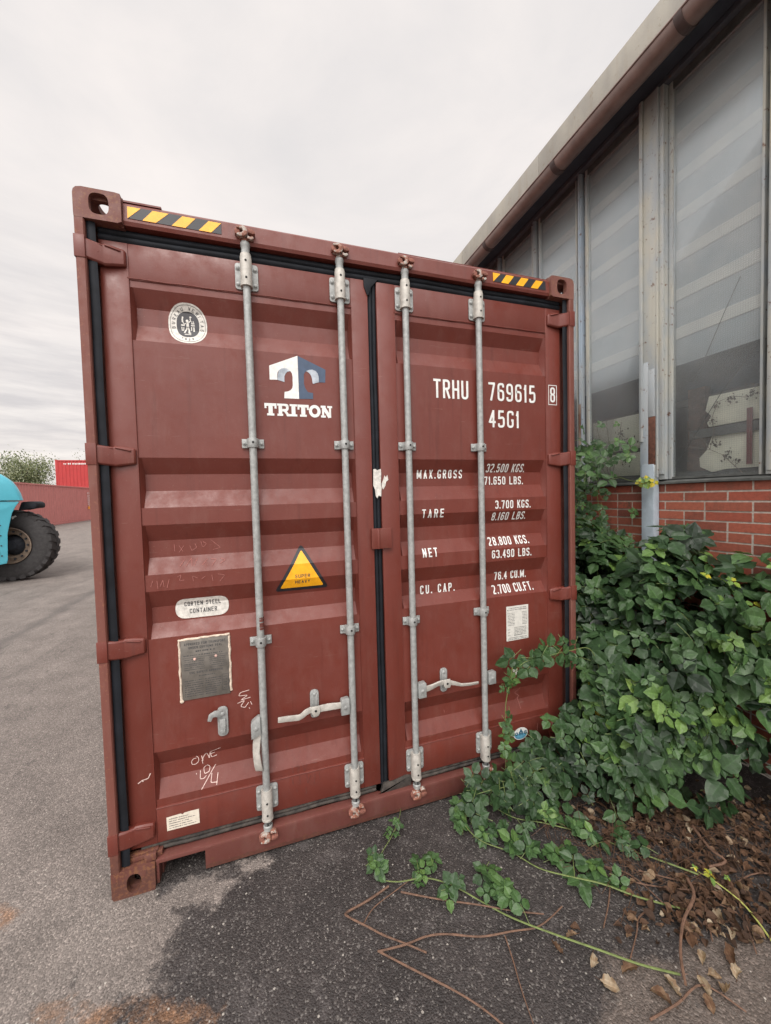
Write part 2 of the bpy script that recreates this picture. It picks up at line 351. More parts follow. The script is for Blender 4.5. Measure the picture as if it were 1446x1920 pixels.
def asphalt():
    mt, t, b = mat('asphalt', (.15, .14, .13), .85)
    at = t.nodes.new('ShaderNodeAttribute'); at.attribute_name = 'vc'; sp = t.nodes.new('ShaderNodeSeparateColor'); t.links.new(at.outputs['Color'], sp.inputs[0])
    g = t.nodes.new('ShaderNodeNewGeometry')
    def vor(scale, out='Color'):
        v = t.nodes.new('ShaderNodeTexVoronoi'); v.inputs['Scale'].default_value = scale; t.links.new(g.outputs['Position'], v.inputs['Vector']); return v
    v1 = vor(170); s1 = t.nodes.new('ShaderNodeSeparateColor'); t.links.new(v1.outputs['Color'], s1.inputs[0])
    v2 = vor(75); s2 = t.nodes.new('ShaderNodeSeparateColor'); t.links.new(v2.outputs['Color'], s2.inputs[0])
    stone = ramp(t, s1.outputs[0], [(0, .62), (.6, .95), (.88, 1.2), (1, 1.7)])
    light = mixc(t, 1.0, ramp(t, noise(t, 3, 6, .6), [(.3, (.142, .122, .109)), (.7, (.218, .188, .168))]), stone, 'MULTIPLY')
    dark = mixc(t, 1.0, ramp(t, noise(t, 4, 7, .65), [(.3, (.026, .022, .021)), (.75, (.055, .047, .044))]), stone, 'MULTIPLY')
    dark = mixc(t, math_(t, 'MULTIPLY', ramp(t, s1.outputs[1], [(.90, 0.0), (.93, 1.0)]), .55), dark, (.20, .185, .17))
    nz = noise(t, 11, 9, .72); nz2 = noise(t, 2.2, 5)
    edge = math_(t, 'ADD', math_(t, 'SUBTRACT', sp.outputs[0], .5), math_(t, 'MULTIPLY', math_(t, 'SUBTRACT', noise(t, 15, 10, .78), .5), .8))
    mk = ramp(t, edge, [(-.04, 0.0), (.0, .45), (.10, 1.0)])
    c = mixc(t, mk, light, dark)
    pale = ramp(t, noise(t, 7, 8, .7, dist=.5), [(.56, 0.0), (.72, 1.0)])
    c = mixc(t, math_(t, 'MULTIPLY', math_(t, 'MULTIPLY', pale, mk), .32), c, (.19, .17, .165))
    ed2 = math_(t, 'ADD', math_(t, 'SUBTRACT', sp.outputs[1], .5), math_(t, 'MULTIPLY', math_(t, 'SUBTRACT', nz, .5), .5))
    c = mixc(t, math_(t, 'MULTIPLY', ramp(t, ed2, [(0, 0.0), (.12, 1.0)]), .65), c, mixc(t, 1.0, (.15, .12, .1), stone, 'MULTIPLY'))
    ed3 = math_(t, 'ADD', math_(t, 'SUBTRACT', sp.outputs[2], .5), math_(t, 'MULTIPLY', math_(t, 'SUBTRACT', nz, .5), .8))
    c = mixc(t, math_(t, 'MULTIPLY', ramp(t, ed3, [(-.05, 0.0), (.15, 1.0)]), .6), c, mixc(t, 1.0, (.26, .13, .06), stone, 'MULTIPLY'))
    # white chips
    wm = ramp(t, s2.outputs[0], [(.975, 0.0), (.985, 1.0)]); ws = ramp(t, v2.outputs['Distance'], [(.26, 1.0), (.34, 0.0)])
    c = mixc(t, math_(t, 'MULTIPLY', math_(t, 'MULTIPLY', wm, ws), .75), c, (.46, .43, .38))
    # dark seams that run along the yard, and old tyre streaks
    st = ramp(t, noise(t, 3.2, 5, .6, sc=(1, .12, 1), dist=.6), [(.33, 1.0), (.42, 0.0)])
    far = t.nodes.new('ShaderNodeMapRange'); far.inputs['From Min'].default_value = -.8; far.inputs['From Max'].default_value = -1.7; t.links.new(posz(t, 'X'), far.inputs[0])
    c = mixc(t, math_(t, 'MULTIPLY', math_(t, 'MULTIPLY', st, far.outputs[0]), .5), c, (.1, .088, .08))
    xx = math_(t, 'ADD', posz(t, 'X'), math_(t, 'MULTIPLY', noise(t, 2.4, 8, .65), .35))
    ln = math_(t, 'ABSOLUTE', math_(t, 'ADD', xx, 2.16)); ln = ramp(t, ln, [(.02, 1.0), (.17, 0.0)])
    c = mixc(t, math_(t, 'MULTIPLY', ln, .62), c, (.085, .075, .07))
    # cracks / small dark pits
    pit = ramp(t, noise(t, 9, 12, .78, sc=(1, .5, 1)), [(.36, 1.0), (.42, 0.0)])
    c = mixc(t, math_(t, 'MULTIPLY', pit, .6), c, (.04, .035, .034))
    t.links.new(c, b.inputs['Base Color'])
    h = math_(t, 'ADD', math_(t, 'MULTIPLY', v1.outputs['Distance'], -1.0), math_(t, 'MULTIPLY', noise(t, 130, 5, .7), 1.5))
    bump(t, b, h, .75, .0035)
    t.links.new(ramp(t, mk, [(0, .9), (1, .62)]), b.inputs['Roughness'])
    return mt
go = gm.build('ground', asphalt(), None, smooth=180); tag(go, 'worn grey asphalt yard, pale to the left and dark and damp beside the wall', None, None, 'structure')

# ------------------------------------------------------------------ shipping container
root = empty('shipping_container', (1.219, 6.096, -.012), 'large maroon shipping container seen from its locked double doors', 'shipping container')
def part(mb, name, mt, parent, label=None, **k):
    o = mb.build(name, mt, parent, **k)
    if label: o['label'] = label
    return o
Wd = 2.438; Hh = 2.896; LEN = 12.192
YO, YI, YF = .050, .086, .046
PROF = [(2.584, YO), (2.556, YO), (2.488, YI), (2.414, YI), (2.338, YO), (1.846, YO), (1.776, YI), (1.703, YI), (1.630, YO), (1.556, YO), (1.484, YI), (1.410, YI), (1.340, YO), (1.268, YO), (1.190, YI), (1.118, YI), (1.060, YO), (.557, YO), (.482, YI), (.415, YI), (.345, YO), (.311, YO)]
def prof(z):
    if z >= PROF[0][0] or z <= PROF[-1][0]: return YF
    for (z1, y1), (z0, y0) in zip(PROF, PROF[1:]):
        if z0 <= z <= z1: return y0+(y1-y0)*(z-z0)/(z1-z0)
CZ = [p[0] for p in PROF]
CONF = (CZ, lambda z: prof(z)-.0014)
def body():
    mb = MB()       # corrugated side walls, roof, end
    n = int((LEN-.3)/.278); y0 = .16
    for xo, sg in ((.012, 1), (Wd-.012, -1)):
        vs = []; fs = []; y = y0; pts = []
        while y < LEN-.2: pts += [(y, 0), (y+.07, 0), (y+.139, .036), (y+.209, .036)]; y += .278
        pts.append((y, 0))
        for (yy, d) in pts: vs += [(xo+sg*d, yy, .16), (xo+sg*d, yy, 2.78)]
        for i in range(len(pts)-1): fs.append((2*i, 2*i+1, 2*i+3, 2*i+2))
        mb.add(vs, fs)
    mb.box(.05, Wd-.05, .16, LEN-.03, 2.868, 2.872); mb.box(.16, Wd-.16, LEN-.05, LEN-.02, .16, 2.78); mb.box(.05, Wd-.05, .19, LEN-.05, .13, .16)
    return mb
part(body(), 'wall_and_roof', M_PAINT, root)
for x0 in (.005, Wd-.065):
    for z0, z1 in ((2.79, 2.86), (.005, .16)): mb = MB(); mb.box(x0, x0+.06, .18, LEN-.18, z0, z1); part(mb, 'side_rail', M_PAINT, root, bevel=.006)
# front posts
for s_ in (0, 1):
    X = (lambda x: x) if s_ == 0 else (lambda x: Wd-x)
    mb = MB(); pts = [(0, .003), (.006, .0), (.030, .0), (.034, .005), (.034, .019), (.020, .030), (.020, .075), (.06, .075), (.06, .14), (0, .14)]
    f = lambda a, b, t, X=X: (X(a), b, t)
    mb.poly(pts, .1065, 2.777, f); part(mb, 'corner_post', M_POST, root)
# far corner posts and castings plain but real
for x0 in (.004, Wd-.084): mb = MB(); mb.box(x0, x0+.08, LEN-.13, LEN-.01, .107, 2.777); part(mb, 'corner_post', M_PAINT, root, bevel=.005)
def casting(x0, sx, z0, front=True, top=True, yb=0.0, sy=1):
    mb = MB(); w, d, h, t = .162, .178, .118, .026
    X = lambda u: x0+sx*u
    Y = lambda v: yb+sy*v
    def ring(cu, cv, u0, u1, v0, v1, hole, fmap, rad=.004, cr=()):
        n = 40; outer = []
        for k in range(n):
            a = 2*math.pi*k/n; c, s_ = math.cos(a), math.sin(a); T = 9
            if c > 1e-6: T = min(T, (u1-cu)/c)
            if c < -1e-6: T = min(T, (u0-cu)/c)
            if s_ > 1e-6: T = min(T, (v1-cv)/s_)
            if s_ < -1e-6: T = min(T, (v0-cv)/s_)
            u, v = cu+c*T, cv+s_*T
            # rounded corner at (u0,v1) or others
            for (qu, qv, rr) in cr:
                iu = qu+(rr if qu == u0 else -rr); iv = qv+(rr if qv == v0 else -rr)
                if (u-iu)*(qu-iu) > 0 and (v-iv)*(qv-iv) > 0:
                    L_ = math.hypot(u-iu, v-iv); u, v = iu+(u-iu)/L_*rr, iv+(v-iv)/L_*rr
            outer.append((u, v))
        inner = []
        hw, hh, pw = hole
        for k in range(n):
            a = 2*math.pi*k/n; c, s_ = math.cos(a), math.sin(a)
            inner.append((cu+hw*math.copysign(abs(c)**(2/pw), c), cv+hh*math.copysign(abs(s_)**(2/pw), s_)))
        vs = [fmap(u, v, 0) for u, v in outer]+[fmap(u, v, 0) for u, v in inner]+[fmap(u, v, t) for u, v in outer]+[fmap(u, v, t) for u, v in inner]
        fs = []
        for k in range(n):
            q = (k+1) % n
            fs += [(k, q, n+q, n+k), (2*n+k, 3*n+k, 3*n+q, 2*n+q), (n+k, n+q, 3*n+q, 3*n+k), (k, 2*n+k, 2*n+q, q)]
        mb.add(vs, fs)
    vt = z0+h
    crn = [(0, h, .026), (w, h, .008)] if top else [(0, 0, .012), (w, 0, .006)]
    ring(.086 if top else .083, .062 if top else .055, 0, w, 0, h, (.034, .041, 3.0) if top else (.0275, .040, 2.4), lambda u, v, q: (X(u), Y(q), z0+v), cr=crn)
    ring(.105, .060, t, d, 0, h, (.042, .031, 2.6), lambda u, v, q: (X(q), Y(u), z0+v))          # outer side
    fm = (lambda u, v, q: (X(u), Y(v), z0+h-.001-q)) if top else (lambda u, v, q: (X(u), Y(v), z0+.001+q))
    ring(.09, .1, t, w-.014, t, d-.014, (.03, .055, 2.4), fm)
    A = MB(); xa, xb = sorted((X(w-.014), X(w))); ya, yb2 = sorted((Y(t), Y(d)))
    mb.box(xa, xb, ya, yb2, z0, z0+h-.0005)
    xa, xb = sorted((X(t), X(w-.014))); ya, yb2 = sorted((Y(d-.014), Y(d)))
    mb.box(xa, xb, ya, yb2, z0, z0+h-.0005)
    ya, yb2 = sorted((Y(t), Y(d-.014)))
    if top: mb.box(xa, xb, ya, yb2, z0+.0005, z0+.014)
    else: mb.box(xa, xb, ya, yb2, z0+h-.014, z0+h-.0005)
    return mb
part(casting(0, 1, 2.778), 'corner_casting', M_CAST, root, 'top left corner casting with sky showing through its hole', smooth=40)
part(casting(Wd, -1, 2.778), 'corner_casting', M_CAST, root, 'top right corner casting', smooth=40)
part(casting(0, 1, -.012, top=False), 'corner_casting', M_CASTR, root, 'rusty bottom left corner casting', smooth=40)
part(casting(Wd, -1, -.012, top=False), 'corner_casting', M_CASTR, root, 'bottom right corner casting under the leaves', smooth=40)
for zz, tp in ((2.778, True), (-.012, False)):
    for x0, sx in ((0, 1), (Wd, -1)): part(casting(x0, sx, zz, top=tp, yb=LEN, sy=-1), 'corner_casting', M_CAST, root, smooth=40)
# header
mb = MB()
hp = [(.020, 2.786), (.014, 2.80), (.018, 2.868), (.030, 2.880), (.20, 2.884), (.20, 2.786)]
mb.poly(hp, .1635, Wd-.1635, lambda a, b, t: (t, a, b)); mb.box(.163, .30, .028, .17, 2.8845, 2.8915)
mb.box(1.36, Wd-.163, .036, .17, 2.8845, 2.8885)
hd = part(mb, 'header_beam', M_PAINT, root, smooth=12)
def stripes(x0, x1, flip, first):
    b_ = MB(); y_ = MB(); z0, z1 = 2.812, 2.860
    fy = lambda z: .0133+(z-2.80)*(.004/.068)
    q = lambda pts, lift: [(x, fy(z)-lift, z) for x, z in pts]
    b_.add(q([(x0, z0), (x1, z0), (x1, z1+.003), (x0, z1)], .0012), [(0, 1, 2, 3)])
    for a0, a1, c0, c1 in first: y_.add(q([(a0, z0), (a1, z0), (c1, z1), (c0, z1)], .002), [(0, 1, 2, 3)])
    o = part(b_, 'warning_stripe', M_BLK, hd, smooth=0)
    o2 = part(y_, 'warning_stripe', M_YEL, hd, smooth=0)
stripes(.180, .533, 0, [(.180, .1815, .180, .228), (.233, .282, .271, .330), (.340, .392, .381, .432), (.443, .492, .483, .533)])
stripes(1.900, 2.249, 1, [(1.900, 1.9015, 1.900, 1.948), (1.950, 1.997, 1.986, 2.036), (2.046, 2.094, 2.085, 2.133), (2.145, 2.192, 2.183, 2.232)])
# sill
mb = MB()
P0, P1 = .176, .357
sp_ = [(.1635, .106), (.1635, .002), (P0-.001, .002), (P0-.001, .088), (P1, .088), (P1, .002), (Wd-P1, .002), (Wd-P1, .088), (Wd-P0+.001, .088), (Wd-P0+.001, .002), (Wd-.1635, .002), (Wd-.1635, .106)]
mb.poly(sp_, .012, .06)
for a, b_ in ((P0, P1), (Wd-P1, Wd-P0)):
    mb.box(a+.004, b_-.004, .0601, .5, .092, .1); mb.box(a-.002, a+.004, .0601, .5, .0, .092); mb.box(b_-.004, b_+.002, .0601, .5, .0, .092)
part(mb, 'door_sill', M_SILL, root, bevel=.0012)
mb = MB(); mb.box(.024, .185, .03, .06, .1075, .128); mb.box(.12, .165, .012, .03, .1075, .138); mb.box(.03, .168, .034, .06, .1285, .136)
part(mb, 'rusty_bracket', M_CASTR, root, bevel=.003)
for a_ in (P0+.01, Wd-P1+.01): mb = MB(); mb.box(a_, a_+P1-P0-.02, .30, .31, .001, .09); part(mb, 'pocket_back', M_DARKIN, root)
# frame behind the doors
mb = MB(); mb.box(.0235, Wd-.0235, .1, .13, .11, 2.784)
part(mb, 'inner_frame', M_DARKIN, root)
# gaskets
def gasket(x0, x1, z0, z1, vert, mt, ridge=3, yf=.05, am=.010):
    mb = MB(); n = 13; pr_ = []
    for k in range(n):
        u = k/(n-1); pr_.append((u, yf+am-am*abs(math.sin(u*math.pi*ridge))**.6*(.6+.4*math.sin(u*math.pi))))
    vs = []; N_ = 24
    for j in range(N_+1):
        w_ = j/N_
        for u, y in pr_:
            if vert: vs.append((x0+(x1-x0)*u+.0012*math.sin(w_*23+x0*9), y+.001*math.sin(w_*31), z0+(z1-z0)*w_))
            else: vs.append((x0+(x1-x0)*w_, y+.001*math.sin(w_*27), z0+(z1-z0)*u+.0018*math.sin(w_*19+z0)))
    fs = [(j*n+k, j*n+k+1, (j+1)*n+k+1, (j+1)*n+k) for j in range(N_) for k in range(n-1)]
    mb.add(vs, fs)
    return part(mb, 'door_gasket', mt, root, smooth=50)
gasket(.0342, .0655, .11, 2.778, True, M_RUB, 1, .0165, .004); gasket(Wd-.0655, Wd-.0342, .11, 2.778, True, M_RUB, 1, .0165, .004)
gasket(1.196, 1.238, .14, 2.74, True, M_RUB, 2, .05)
gasket(.063, Wd-.063, 2.731, 2.785, False, M_RUB, 2, .042)
gasket(.10, 1.17, .1075, .150, False, M_RUBD, 2, .05); gasket(1.262, Wd-.06, .1075, .152, False, M_RUBD, 2, .05)
mb = MB(); mb.poly([(1.17, .105), (1.19, .1), (1.206, .15), (1.26, .152), (1.33, .165), (1.36, .16), (1.36, .11), (1.24, .103), (1.215, .095)], .036, .055); part(mb, 'door_gasket', M_RUBD, root, 'dusty folded rubber flap at the foot of the door joint', bevel=.003)
mb = MB(); mb.poly([(1.175, 2.74), (1.175, 2.70), (1.192, 2.655), (1.2, 2.66), (1.215, 2.70), (1.24, 2.728), (1.25, 2.74)], .0405, .06); part(mb, 'door_gasket', M_RUB, root, bevel=.002)
mb = MB()
ws = [(1.198, 1.793), (1.209, 1.795), (1.218, 1.788), (1.237, 1.795), (1.239, 1.773), (1.236, 1.72), (1.239, 1.7), (1.236, 1.654), (1.222, 1.66), (1.216, 1.645), (1.208, 1.654), (1.204, 1.69), (1.196, 1.711)]
mb.poly(ws, .0385, .0395); mb.poly([(1.241, 1.72), (1.251, 1.739), (1.258, 1.762), (1.266, 1.752), (1.273, 1.764), (1.279, 1.739), (1.266, 1.73), (1.262, 1.71), (1.25, 1.69), (1.244, 1.70)], .0440, .0458)
part(mb, 'paint_smear', M_WHITE2, root, 'white paint smear across the rubber door joint', smooth=0)

def door(x0, x1, px0, px1):
    mb = MB(); e_ = .013; X = [px0, px0+e_, px1-e_, px1]; vs = []; fs = []
    nseg = 14; X = [px0, px0+e_]+[px0+e_+(px1-px0-2*e_)*k/nseg for k in range(1, nseg)]+[px1-e_, px1]
    rr = random.Random(int(x0*100))
    for z, y in PROF:
        for i, x in enumerate(X): vs.append((x, YO if i in (0, len(X)-1) else y+rr.uniform(-.0006, .0006), z))
    n = len(X)
    fs = [(j*n+i, j*n+i+1, (j+1)*n+i+1, (j+1)*n+i) for j in range(len(PROF)-1) for i in range(n-1)]
    mb.add(vs, fs)
    d = part(mb, 'container_door', M_PAINT, root, smooth=22)
    fr = MB()
    fr.box(x0, px0+.0005, YF, .09, .152, 2.7305); fr.box(px1-.0005, x1, YF, .09, .152, 2.7305)
    fr.box(px0+.0006, px1-.0006, YF+.0004, .09, PROF[0][0], 2.73); fr.box(px0+.0006, px1-.0006, YF+.0004, .09, .1525, PROF[-1][0])
    part(fr, 'door_frame', M_PAINT, d, bevel=.002, smooth=30)
    # welded lips
    lp = MB()
    lp.tube([(px0-.004, YF-.0002, 2.592+.0015*math.sin(k)) for k in (0,)]+[(px0+(px1-px0)*k/20, YF-.0002, 2.589+.0012*math.sin(k*1.7)) for k in range(21)], .0026, 6)
    lp.tube([(px0+(px1-px0)*k/20, YF-.0002, .307+.0012*math.sin(k*2.1)) for k in range(21)], .0026, 6)
    lp.tube([(px0-.001, YF+.0006, .307+(2.589-.307)*k/30) for k in range(31)], .002, 6); lp.tube([(px1+.001, YF+.0006, .307+(2.589-.307)*k/30) for k in range(31)], .002, 6)
    part(lp, 'weld_seam', M_PAINT, d)
    return d
DL = door(.0635, 1.194, .165, 1.108); DR = door(1.240, Wd-.0635, 1.336, 2.270)
DL['label'] = 'left door of the container'; DR['label'] = 'right door of the container'
# hinges
def hinge(zc, side, d):
    mb = MB(); X = (lambda u: u) if side == 0 else (lambda u: Wd-u)
    F = lambda a, b, t: (X(a), t, zc+b)
    mb.poly([(-.004, .046), (.033, .046), (.033, -.04), (-.004, -.04)], -.003, .028, F)      # knuckle on the post
    # blade, thick faceted plate: rows of x with half-height and front y
    rows = [(.0335, .042, -.037, .004), (.055, .038, -.041, .010), (.083, .035, -.044, .020), (.088, .040, -.046, .0225), (.12, .037, -.041, .026), (.154, .031, -.036, .030), (.160, .026, -.032, .036)]
    vs = []; n = len(rows)
    for u, zt, zb, y in rows: vs += [(X(u), y+.006, zc+zt), (X(u), y, zc+zt-.007), (X(u), y, zc+zb+.007), (X(u), y+.006, zc+zb), (X(u), .0475, zc+zb), (X(u), .0475, zc+zt)]
    fs = []
    for i in range(n-1):
        for k in range(6): a = i*6+k; b_ = i*6+(k+1) % 6; fs.append((a, b_, b_+6, a+6))
    fs += [(5, 4, 3, 2, 1, 0), tuple((n-1)*6+k for k in range(6))]
    mb.add(vs, fs)
    for (a, b_) in (((.03, .034), (.072, .004)), ((.072, .002), (.03, -.03)), ((.05, .034), (.084, .028))):   # pressed V
        mb.tube([(X(a[0]), .0085+(a[0]-.0215)*.19, zc+a[1]), (X(b_[0]), .0095+(b_[0]-.0215)*.19, zc+b_[1])], .0035, 6)
    mb.tube([(X(.092), .0215, zc+.032), (X(.145), .027, zc+.020)], .004, 6)
    part(mb, 'hinge', M_PAINT, d, bevel=.0012)
for zc in (2.664, 1.851, 1.043, .226): hinge(zc, 0, DL); hinge(zc, 1, DR)
# locking bars
RX = [.628, 1.052, 1.386, 1.810]
RY = .021
def bolt(mb, x, z, y, r=.0085):
    mb.lathe((x, y, z), (0, -1, 0), [(0, r*1.35), (.0015, r*1.35), (.0016, r), (.005, r*.95), (.0075, r*.6), (.0082, r*.1)], 10)
for i, x in enumerate(RX):
    d = DL if i < 2 else DR
    mb = MB(); mb.cyl((x, RY, .10), (x, RY, 2.80), .0165, n=20)
    mb.lathe((x, RY, 2.735), (0, 0, 1), [(0, .0215), (.01, .0215), (.012, .018), (.04, .018), (.045, .0205), (.058, .0205), (.062, .0185)], 20)
    mb.lathe((x, RY, .155), (0, 0, -1), [(0, .0215), (.01, .0205), (.014, .0165), (.032, .0165), (.036, .021), (.055, .0205), (.06, .014)], 20)
    part(mb, 'locking_bar', M_GALV, d)
    for zt, zb, hz0, hz1 in ((2.716, 2.60, 2.604, 2.745), (.30, .182, .150, .292)):
        mb = MB(); mb.poly(rrect(x+.001, (zt+zb)/2, .098, zt-zb, .014), .0385, .0458)
        part(mb, 'bar_bracket', M_GALV, d, bevel=.0012)
        mb = MB(); mb.lathe((x, RY, hz0), (0, 0, 1), [(0, .0262), (.008, .0262), (.0085, .0248), (hz1-hz0-.012, .0248), (hz1-hz0-.009, .0235), (hz1-hz0, .0228)], 24)
        mb.box(x-.0245, x+.0245, RY+.004, .0384, hz0+.002, min(hz1, zt)-.004)
        part(mb, 'bar_housing', M_CREAMG, d)
        for bx in (-.036, .038):
            for bz in (.022, zt-zb-.024): mb = MB(); bolt(mb, x+bx, zb+bz, .0384); part(mb, 'bolt', M_GALV, d)
        for bz in (.032, .105 if zt > 1 else .088): mb = MB(); mb.cyl((x, RY-.0235, hz0+bz), (x, RY-.0262, hz0+bz), .0048, n=10); part(mb, 'rivet_hole', M_DARKIN, d)
    for z in (1.911, .996):
        mb = MB(); pts = [(-.048, .0458), (-.048, .040), (-.029, .0395), (-.0235, .030)]+[(.0235*math.cos(a), RY-.0235*math.sin(a)+.001) for a in [math.pi-k*math.pi/10 for k in range(11)]]+[(.0235, .030), (.029, .0395), (.048, .040), (.048, .0458)]
        pts2 = [(px+x, py) for px, py in pts]
        mb.poly(pts2, z-.0205, z+.0205, lambda a, b, t: (a, b, t))
        part(mb, 'bar_bracket', M_GALV, d, bevel=.001)
        for bx in (-.038, .038): mb = MB(); bolt(mb, x+bx, z, .0396, .0075); part(mb, 'bolt', M_GALV, d)
        mb = MB(); mb.cyl((x+.001, RY-.022, z+.002), (x+.001, RY-.0245, z+.002), .005, n=10); part(mb, 'rivet_hole', M_DARKIN, d)
    # cams and keepers at both ends
    for top in (1, 0):
        s_ = 1 if top else -1; z = 2.818 if top else .088; rr = random.Random(i*7+top)
        q = rr.uniform(-.002, .002)
        mb = MB()
        mb.lathe((x, RY, z-s_*.02), (0, 0, s_), [(0, .018), (.01, .0165), (.016, .012), (.03, .0115)], 14)
        Fc = lambda a, b, t, x=x, z=z, s_=s_: (x+a, t, z+s_*b)
        claw = [(-.034, .026), (-.010, .032), (.006, .030), (.012, .018), (.010, -.002), (-.004, -.012), (-.020, -.014), (-.034, -.008), (-.030, -.003), (-.012, .002), (-.005, .010), (-.010, .019), (-.032, .020)]
        mb.poly(claw, -.012+q, .012, Fc)
        mb.poly([(.010, -.016), (.028, -.020), (.038, -.012), (.034, -.004), (.022, -.008), (.012, -.004)], -.008, .012, Fc)
        part(mb, 'locking_cam', M_RUSTY, d, bevel=.0018)
        mb = MB()
        mb.poly([(-.042, .012), (-.038, .020), (-.022, .021), (-.018, .006), (-.026, -.004), (-.040, -.002)], -.006, .013, Fc)
        mb.poly([(.013, .022), (.030, .024), (.043, .016), (.044, .006), (.030, .004), (.014, .008)], -.010, .013, Fc)
        mb.poly([(.016, .030), (.022, .030), (.024, .022), (.016, .022)], -.004, .013, Fc)
        part(mb, 'cam_keeper', M_KEEP, root, bevel=.0018)
mb = MB()
for k, (dz, w_) in enumerate(((0, .010), (.012, .014), (.024, .009), (.038, .012), (.052, .006))): mb.lathe((RX[0]+.0015, RY, 1.055+dz), (0, 0, 1), [(0, .01695), (w_, .01695)], 20, None, False)
part(mb, 'paint_scuff', M_DSCR, DL, 'dark red paint scuff on the outer left locking bar')
# handles
def flatbar(mb, pts, w, th, twist=None):
    vs = []; n = len(pts)
    P = [Vector(p) for p in pts]
    for i, p in enumerate(P):
        d_ = (P[min(i+1, n-1)]-P[max(i-1, 0)]).normalized(); u = Vector((0, 1, 0)).cross(d_).normalized(); v = Vector((0, 1, 0))
        ww = w[i] if isinstance(w, list) else w
        a = twist[i] if twist else 0; u2 = u*math.cos(a)+v*math.sin(a); v2 = v*math.cos(a)-u*math.sin(a)
        for a_, b_ in ((1, 1), (1, -1), (-1, -1), (-1, 1)): vs.append(p+u2*ww/2*a_+v2*th/2*b_)
    fs = [(i*4+k, i*4+(k+1) % 4, (i+1)*4+(k+1) % 4, (i+1)*4+k) for i in range(n-1) for k in range(4)]+[(3, 2, 1, 0), tuple((n-1)*4+k for k in range(4))]
    mb.add(vs, fs)
def keeper(x, z0, z1, d):
    mb = MB(); mb.poly(rrect(x, (z0+z1)/2, .042, z1-z0, .0208, 7), .040, .0475)
    mb.poly(rrect(x, (z0+z1)/2+.004, .026, (z1-z0)*.62, .006), .034, .041)
    bolt(mb, x, z1-.022, .0395, .009); part(mb, 'handle_keeper', M_GALV, d, bevel=.0014)
def clamp(x, z, w, h, y0, y1, d, sk=0):
    mb = MB(); mb.poly([(x-w/2, z-h/2-sk), (x+w/2, z-h/2+sk), (x+w/2, z+h/2+sk*1.2), (x+w/2-.01, z+h/2+.004+sk), (x-w/2+.004, z+h/2-sk), (x-w/2, z+h/2-.008-sk)], y0, y1)
    mb.lathe((x, y0, z), (0, -1, 0), [(0, .0105), (.003, .0105), (.0032, .0065), (.0055, .006)], 12)
    part(mb, 'handle_hub', M_GALV, d, bevel=.003)
clamp(1.012, .618, .042, .076, .002, .034, DL); clamp(1.425, .624, .044, .076, .002, .034, DR); clamp(1.853, .617, .046, .068, .006, .034, DR); clamp(.592, .600, .042, .078, .002, .034, DL, .008)
keeper(.866, .577, .716, DL); keeper(1.567, .577, .708, DR)
mb = MB(); flatbar(mb, [(1.0, .017, .626), (.975, .017, .627), (.95, .016, .629), (.925, .012, .632), (.90, .008, .635), (.866, .006, .634), (.84, .006, .638), (.82, .004, .632), (.80, .001, .620), (.785, -.001, .616), (.74, -.002, .621), (.69, -.002, .624)], [.03, .03, .031, .032, .031, .029, .028, .027, .025, .027, .0265, .025], .010, [0, 0, .35, .5, .2, 0, 0, 0, 0, 0, 0, 0])
part(mb, 'door_handle', M_CREAMG, DL, bevel=.003, smooth=40)
mb = MB(); mb.poly([(.846, .655), (.886, .655), (.888, .625), (.878, .606), (.855, .606), (.845, .625)], -.004, .0005); part(mb, 'handle_catch', M_CREAMG, DL, bevel=.002)
mb = MB(); mb.cyl((.866, -.0035, .633), (.866, -.0055, .633), .006, n=12); part(mb, 'rivet_hole', M_DARKIN, DL)
mb = MB(); flatbar(mb, [(1.43, .017, .622), (1.46, .017, .625), (1.49, .015, .632), (1.515, .011, .642), (1.54, .007, .648), (1.567, .006, .642), (1.595, .005, .638), (1.62, .004, .630), (1.65, .002, .618), (1.70, .001, .612), (1.758, .000, .612)], [.03, .03, .030, .030, .028, .026, .024, .02, .017, .016, .014], .009, [0, 0, .3, .4, .2, 0, 0, .1, .3, .3, .3])
part(mb, 'door_handle', M_CREAMG, DR, bevel=.0025, smooth=40)
mb = MB(); mb.poly([(1.549, .665), (1.584, .665), (1.592, .64), (1.583, .617), (1.553, .617), (1.545, .64)], -.004, .0005); part(mb, 'handle_catch', M_CREAMG, DR, bevel=.002)
mb = MB(); mb.cyl((1.567, -.0035, .641), (1.567, -.0055, .641), .006, n=12); part(mb, 'rivet_hole', M_DARKIN, DR)
mb = MB(); flatbar(mb, [(.597, .018, .575), (.596, .018, .55), (.592, .014, .52), (.590, .008, .49), (.592, .004, .46), (.595, .002, .43), (.598, .006, .41), (.600, .012, .395)], [.034, .034, .036, .036, .035, .034, .035, .036], .009, [.1, .3, .5, .6, .4, .3, .4, .5])
part(mb, 'door_handle', M_CREAMG, DL, 'loose door handle hanging straight down beside the outer bar', bevel=.0025, smooth=40)
mb = MB(); mb.poly(rrect(.450, .645, .044, .136, .021, 7), .040, .0475); mb.box(.438, .462, .030, .0398, .60, .66); mb.box(.440, .460, .024, .0296, .598, .612)
flatbar(mb, [(.452, .03, .69), (.44, .024, .692), (.42, .020, .697), (.404, .020, .690), (.397, .02, .668)], [.028, .03, .026, .022, .016], .008); bolt(mb, .450, .688, .03, .010)
part(mb, 'handle_keeper', M_GALV, DL, 'empty handle keeper with its flap swung to the left', bevel=.002)
# centre plate over the joint
mb = MB(); mb.poly(rrect(1.2305, 1.4405, .106, .104, .006), .026, .040); mb.cyl((1.215, .034, 1.388), (1.215, .034, 1.492), .011, n=12); part(mb, 'joint_plate', M_PAINT, root, bevel=.002)

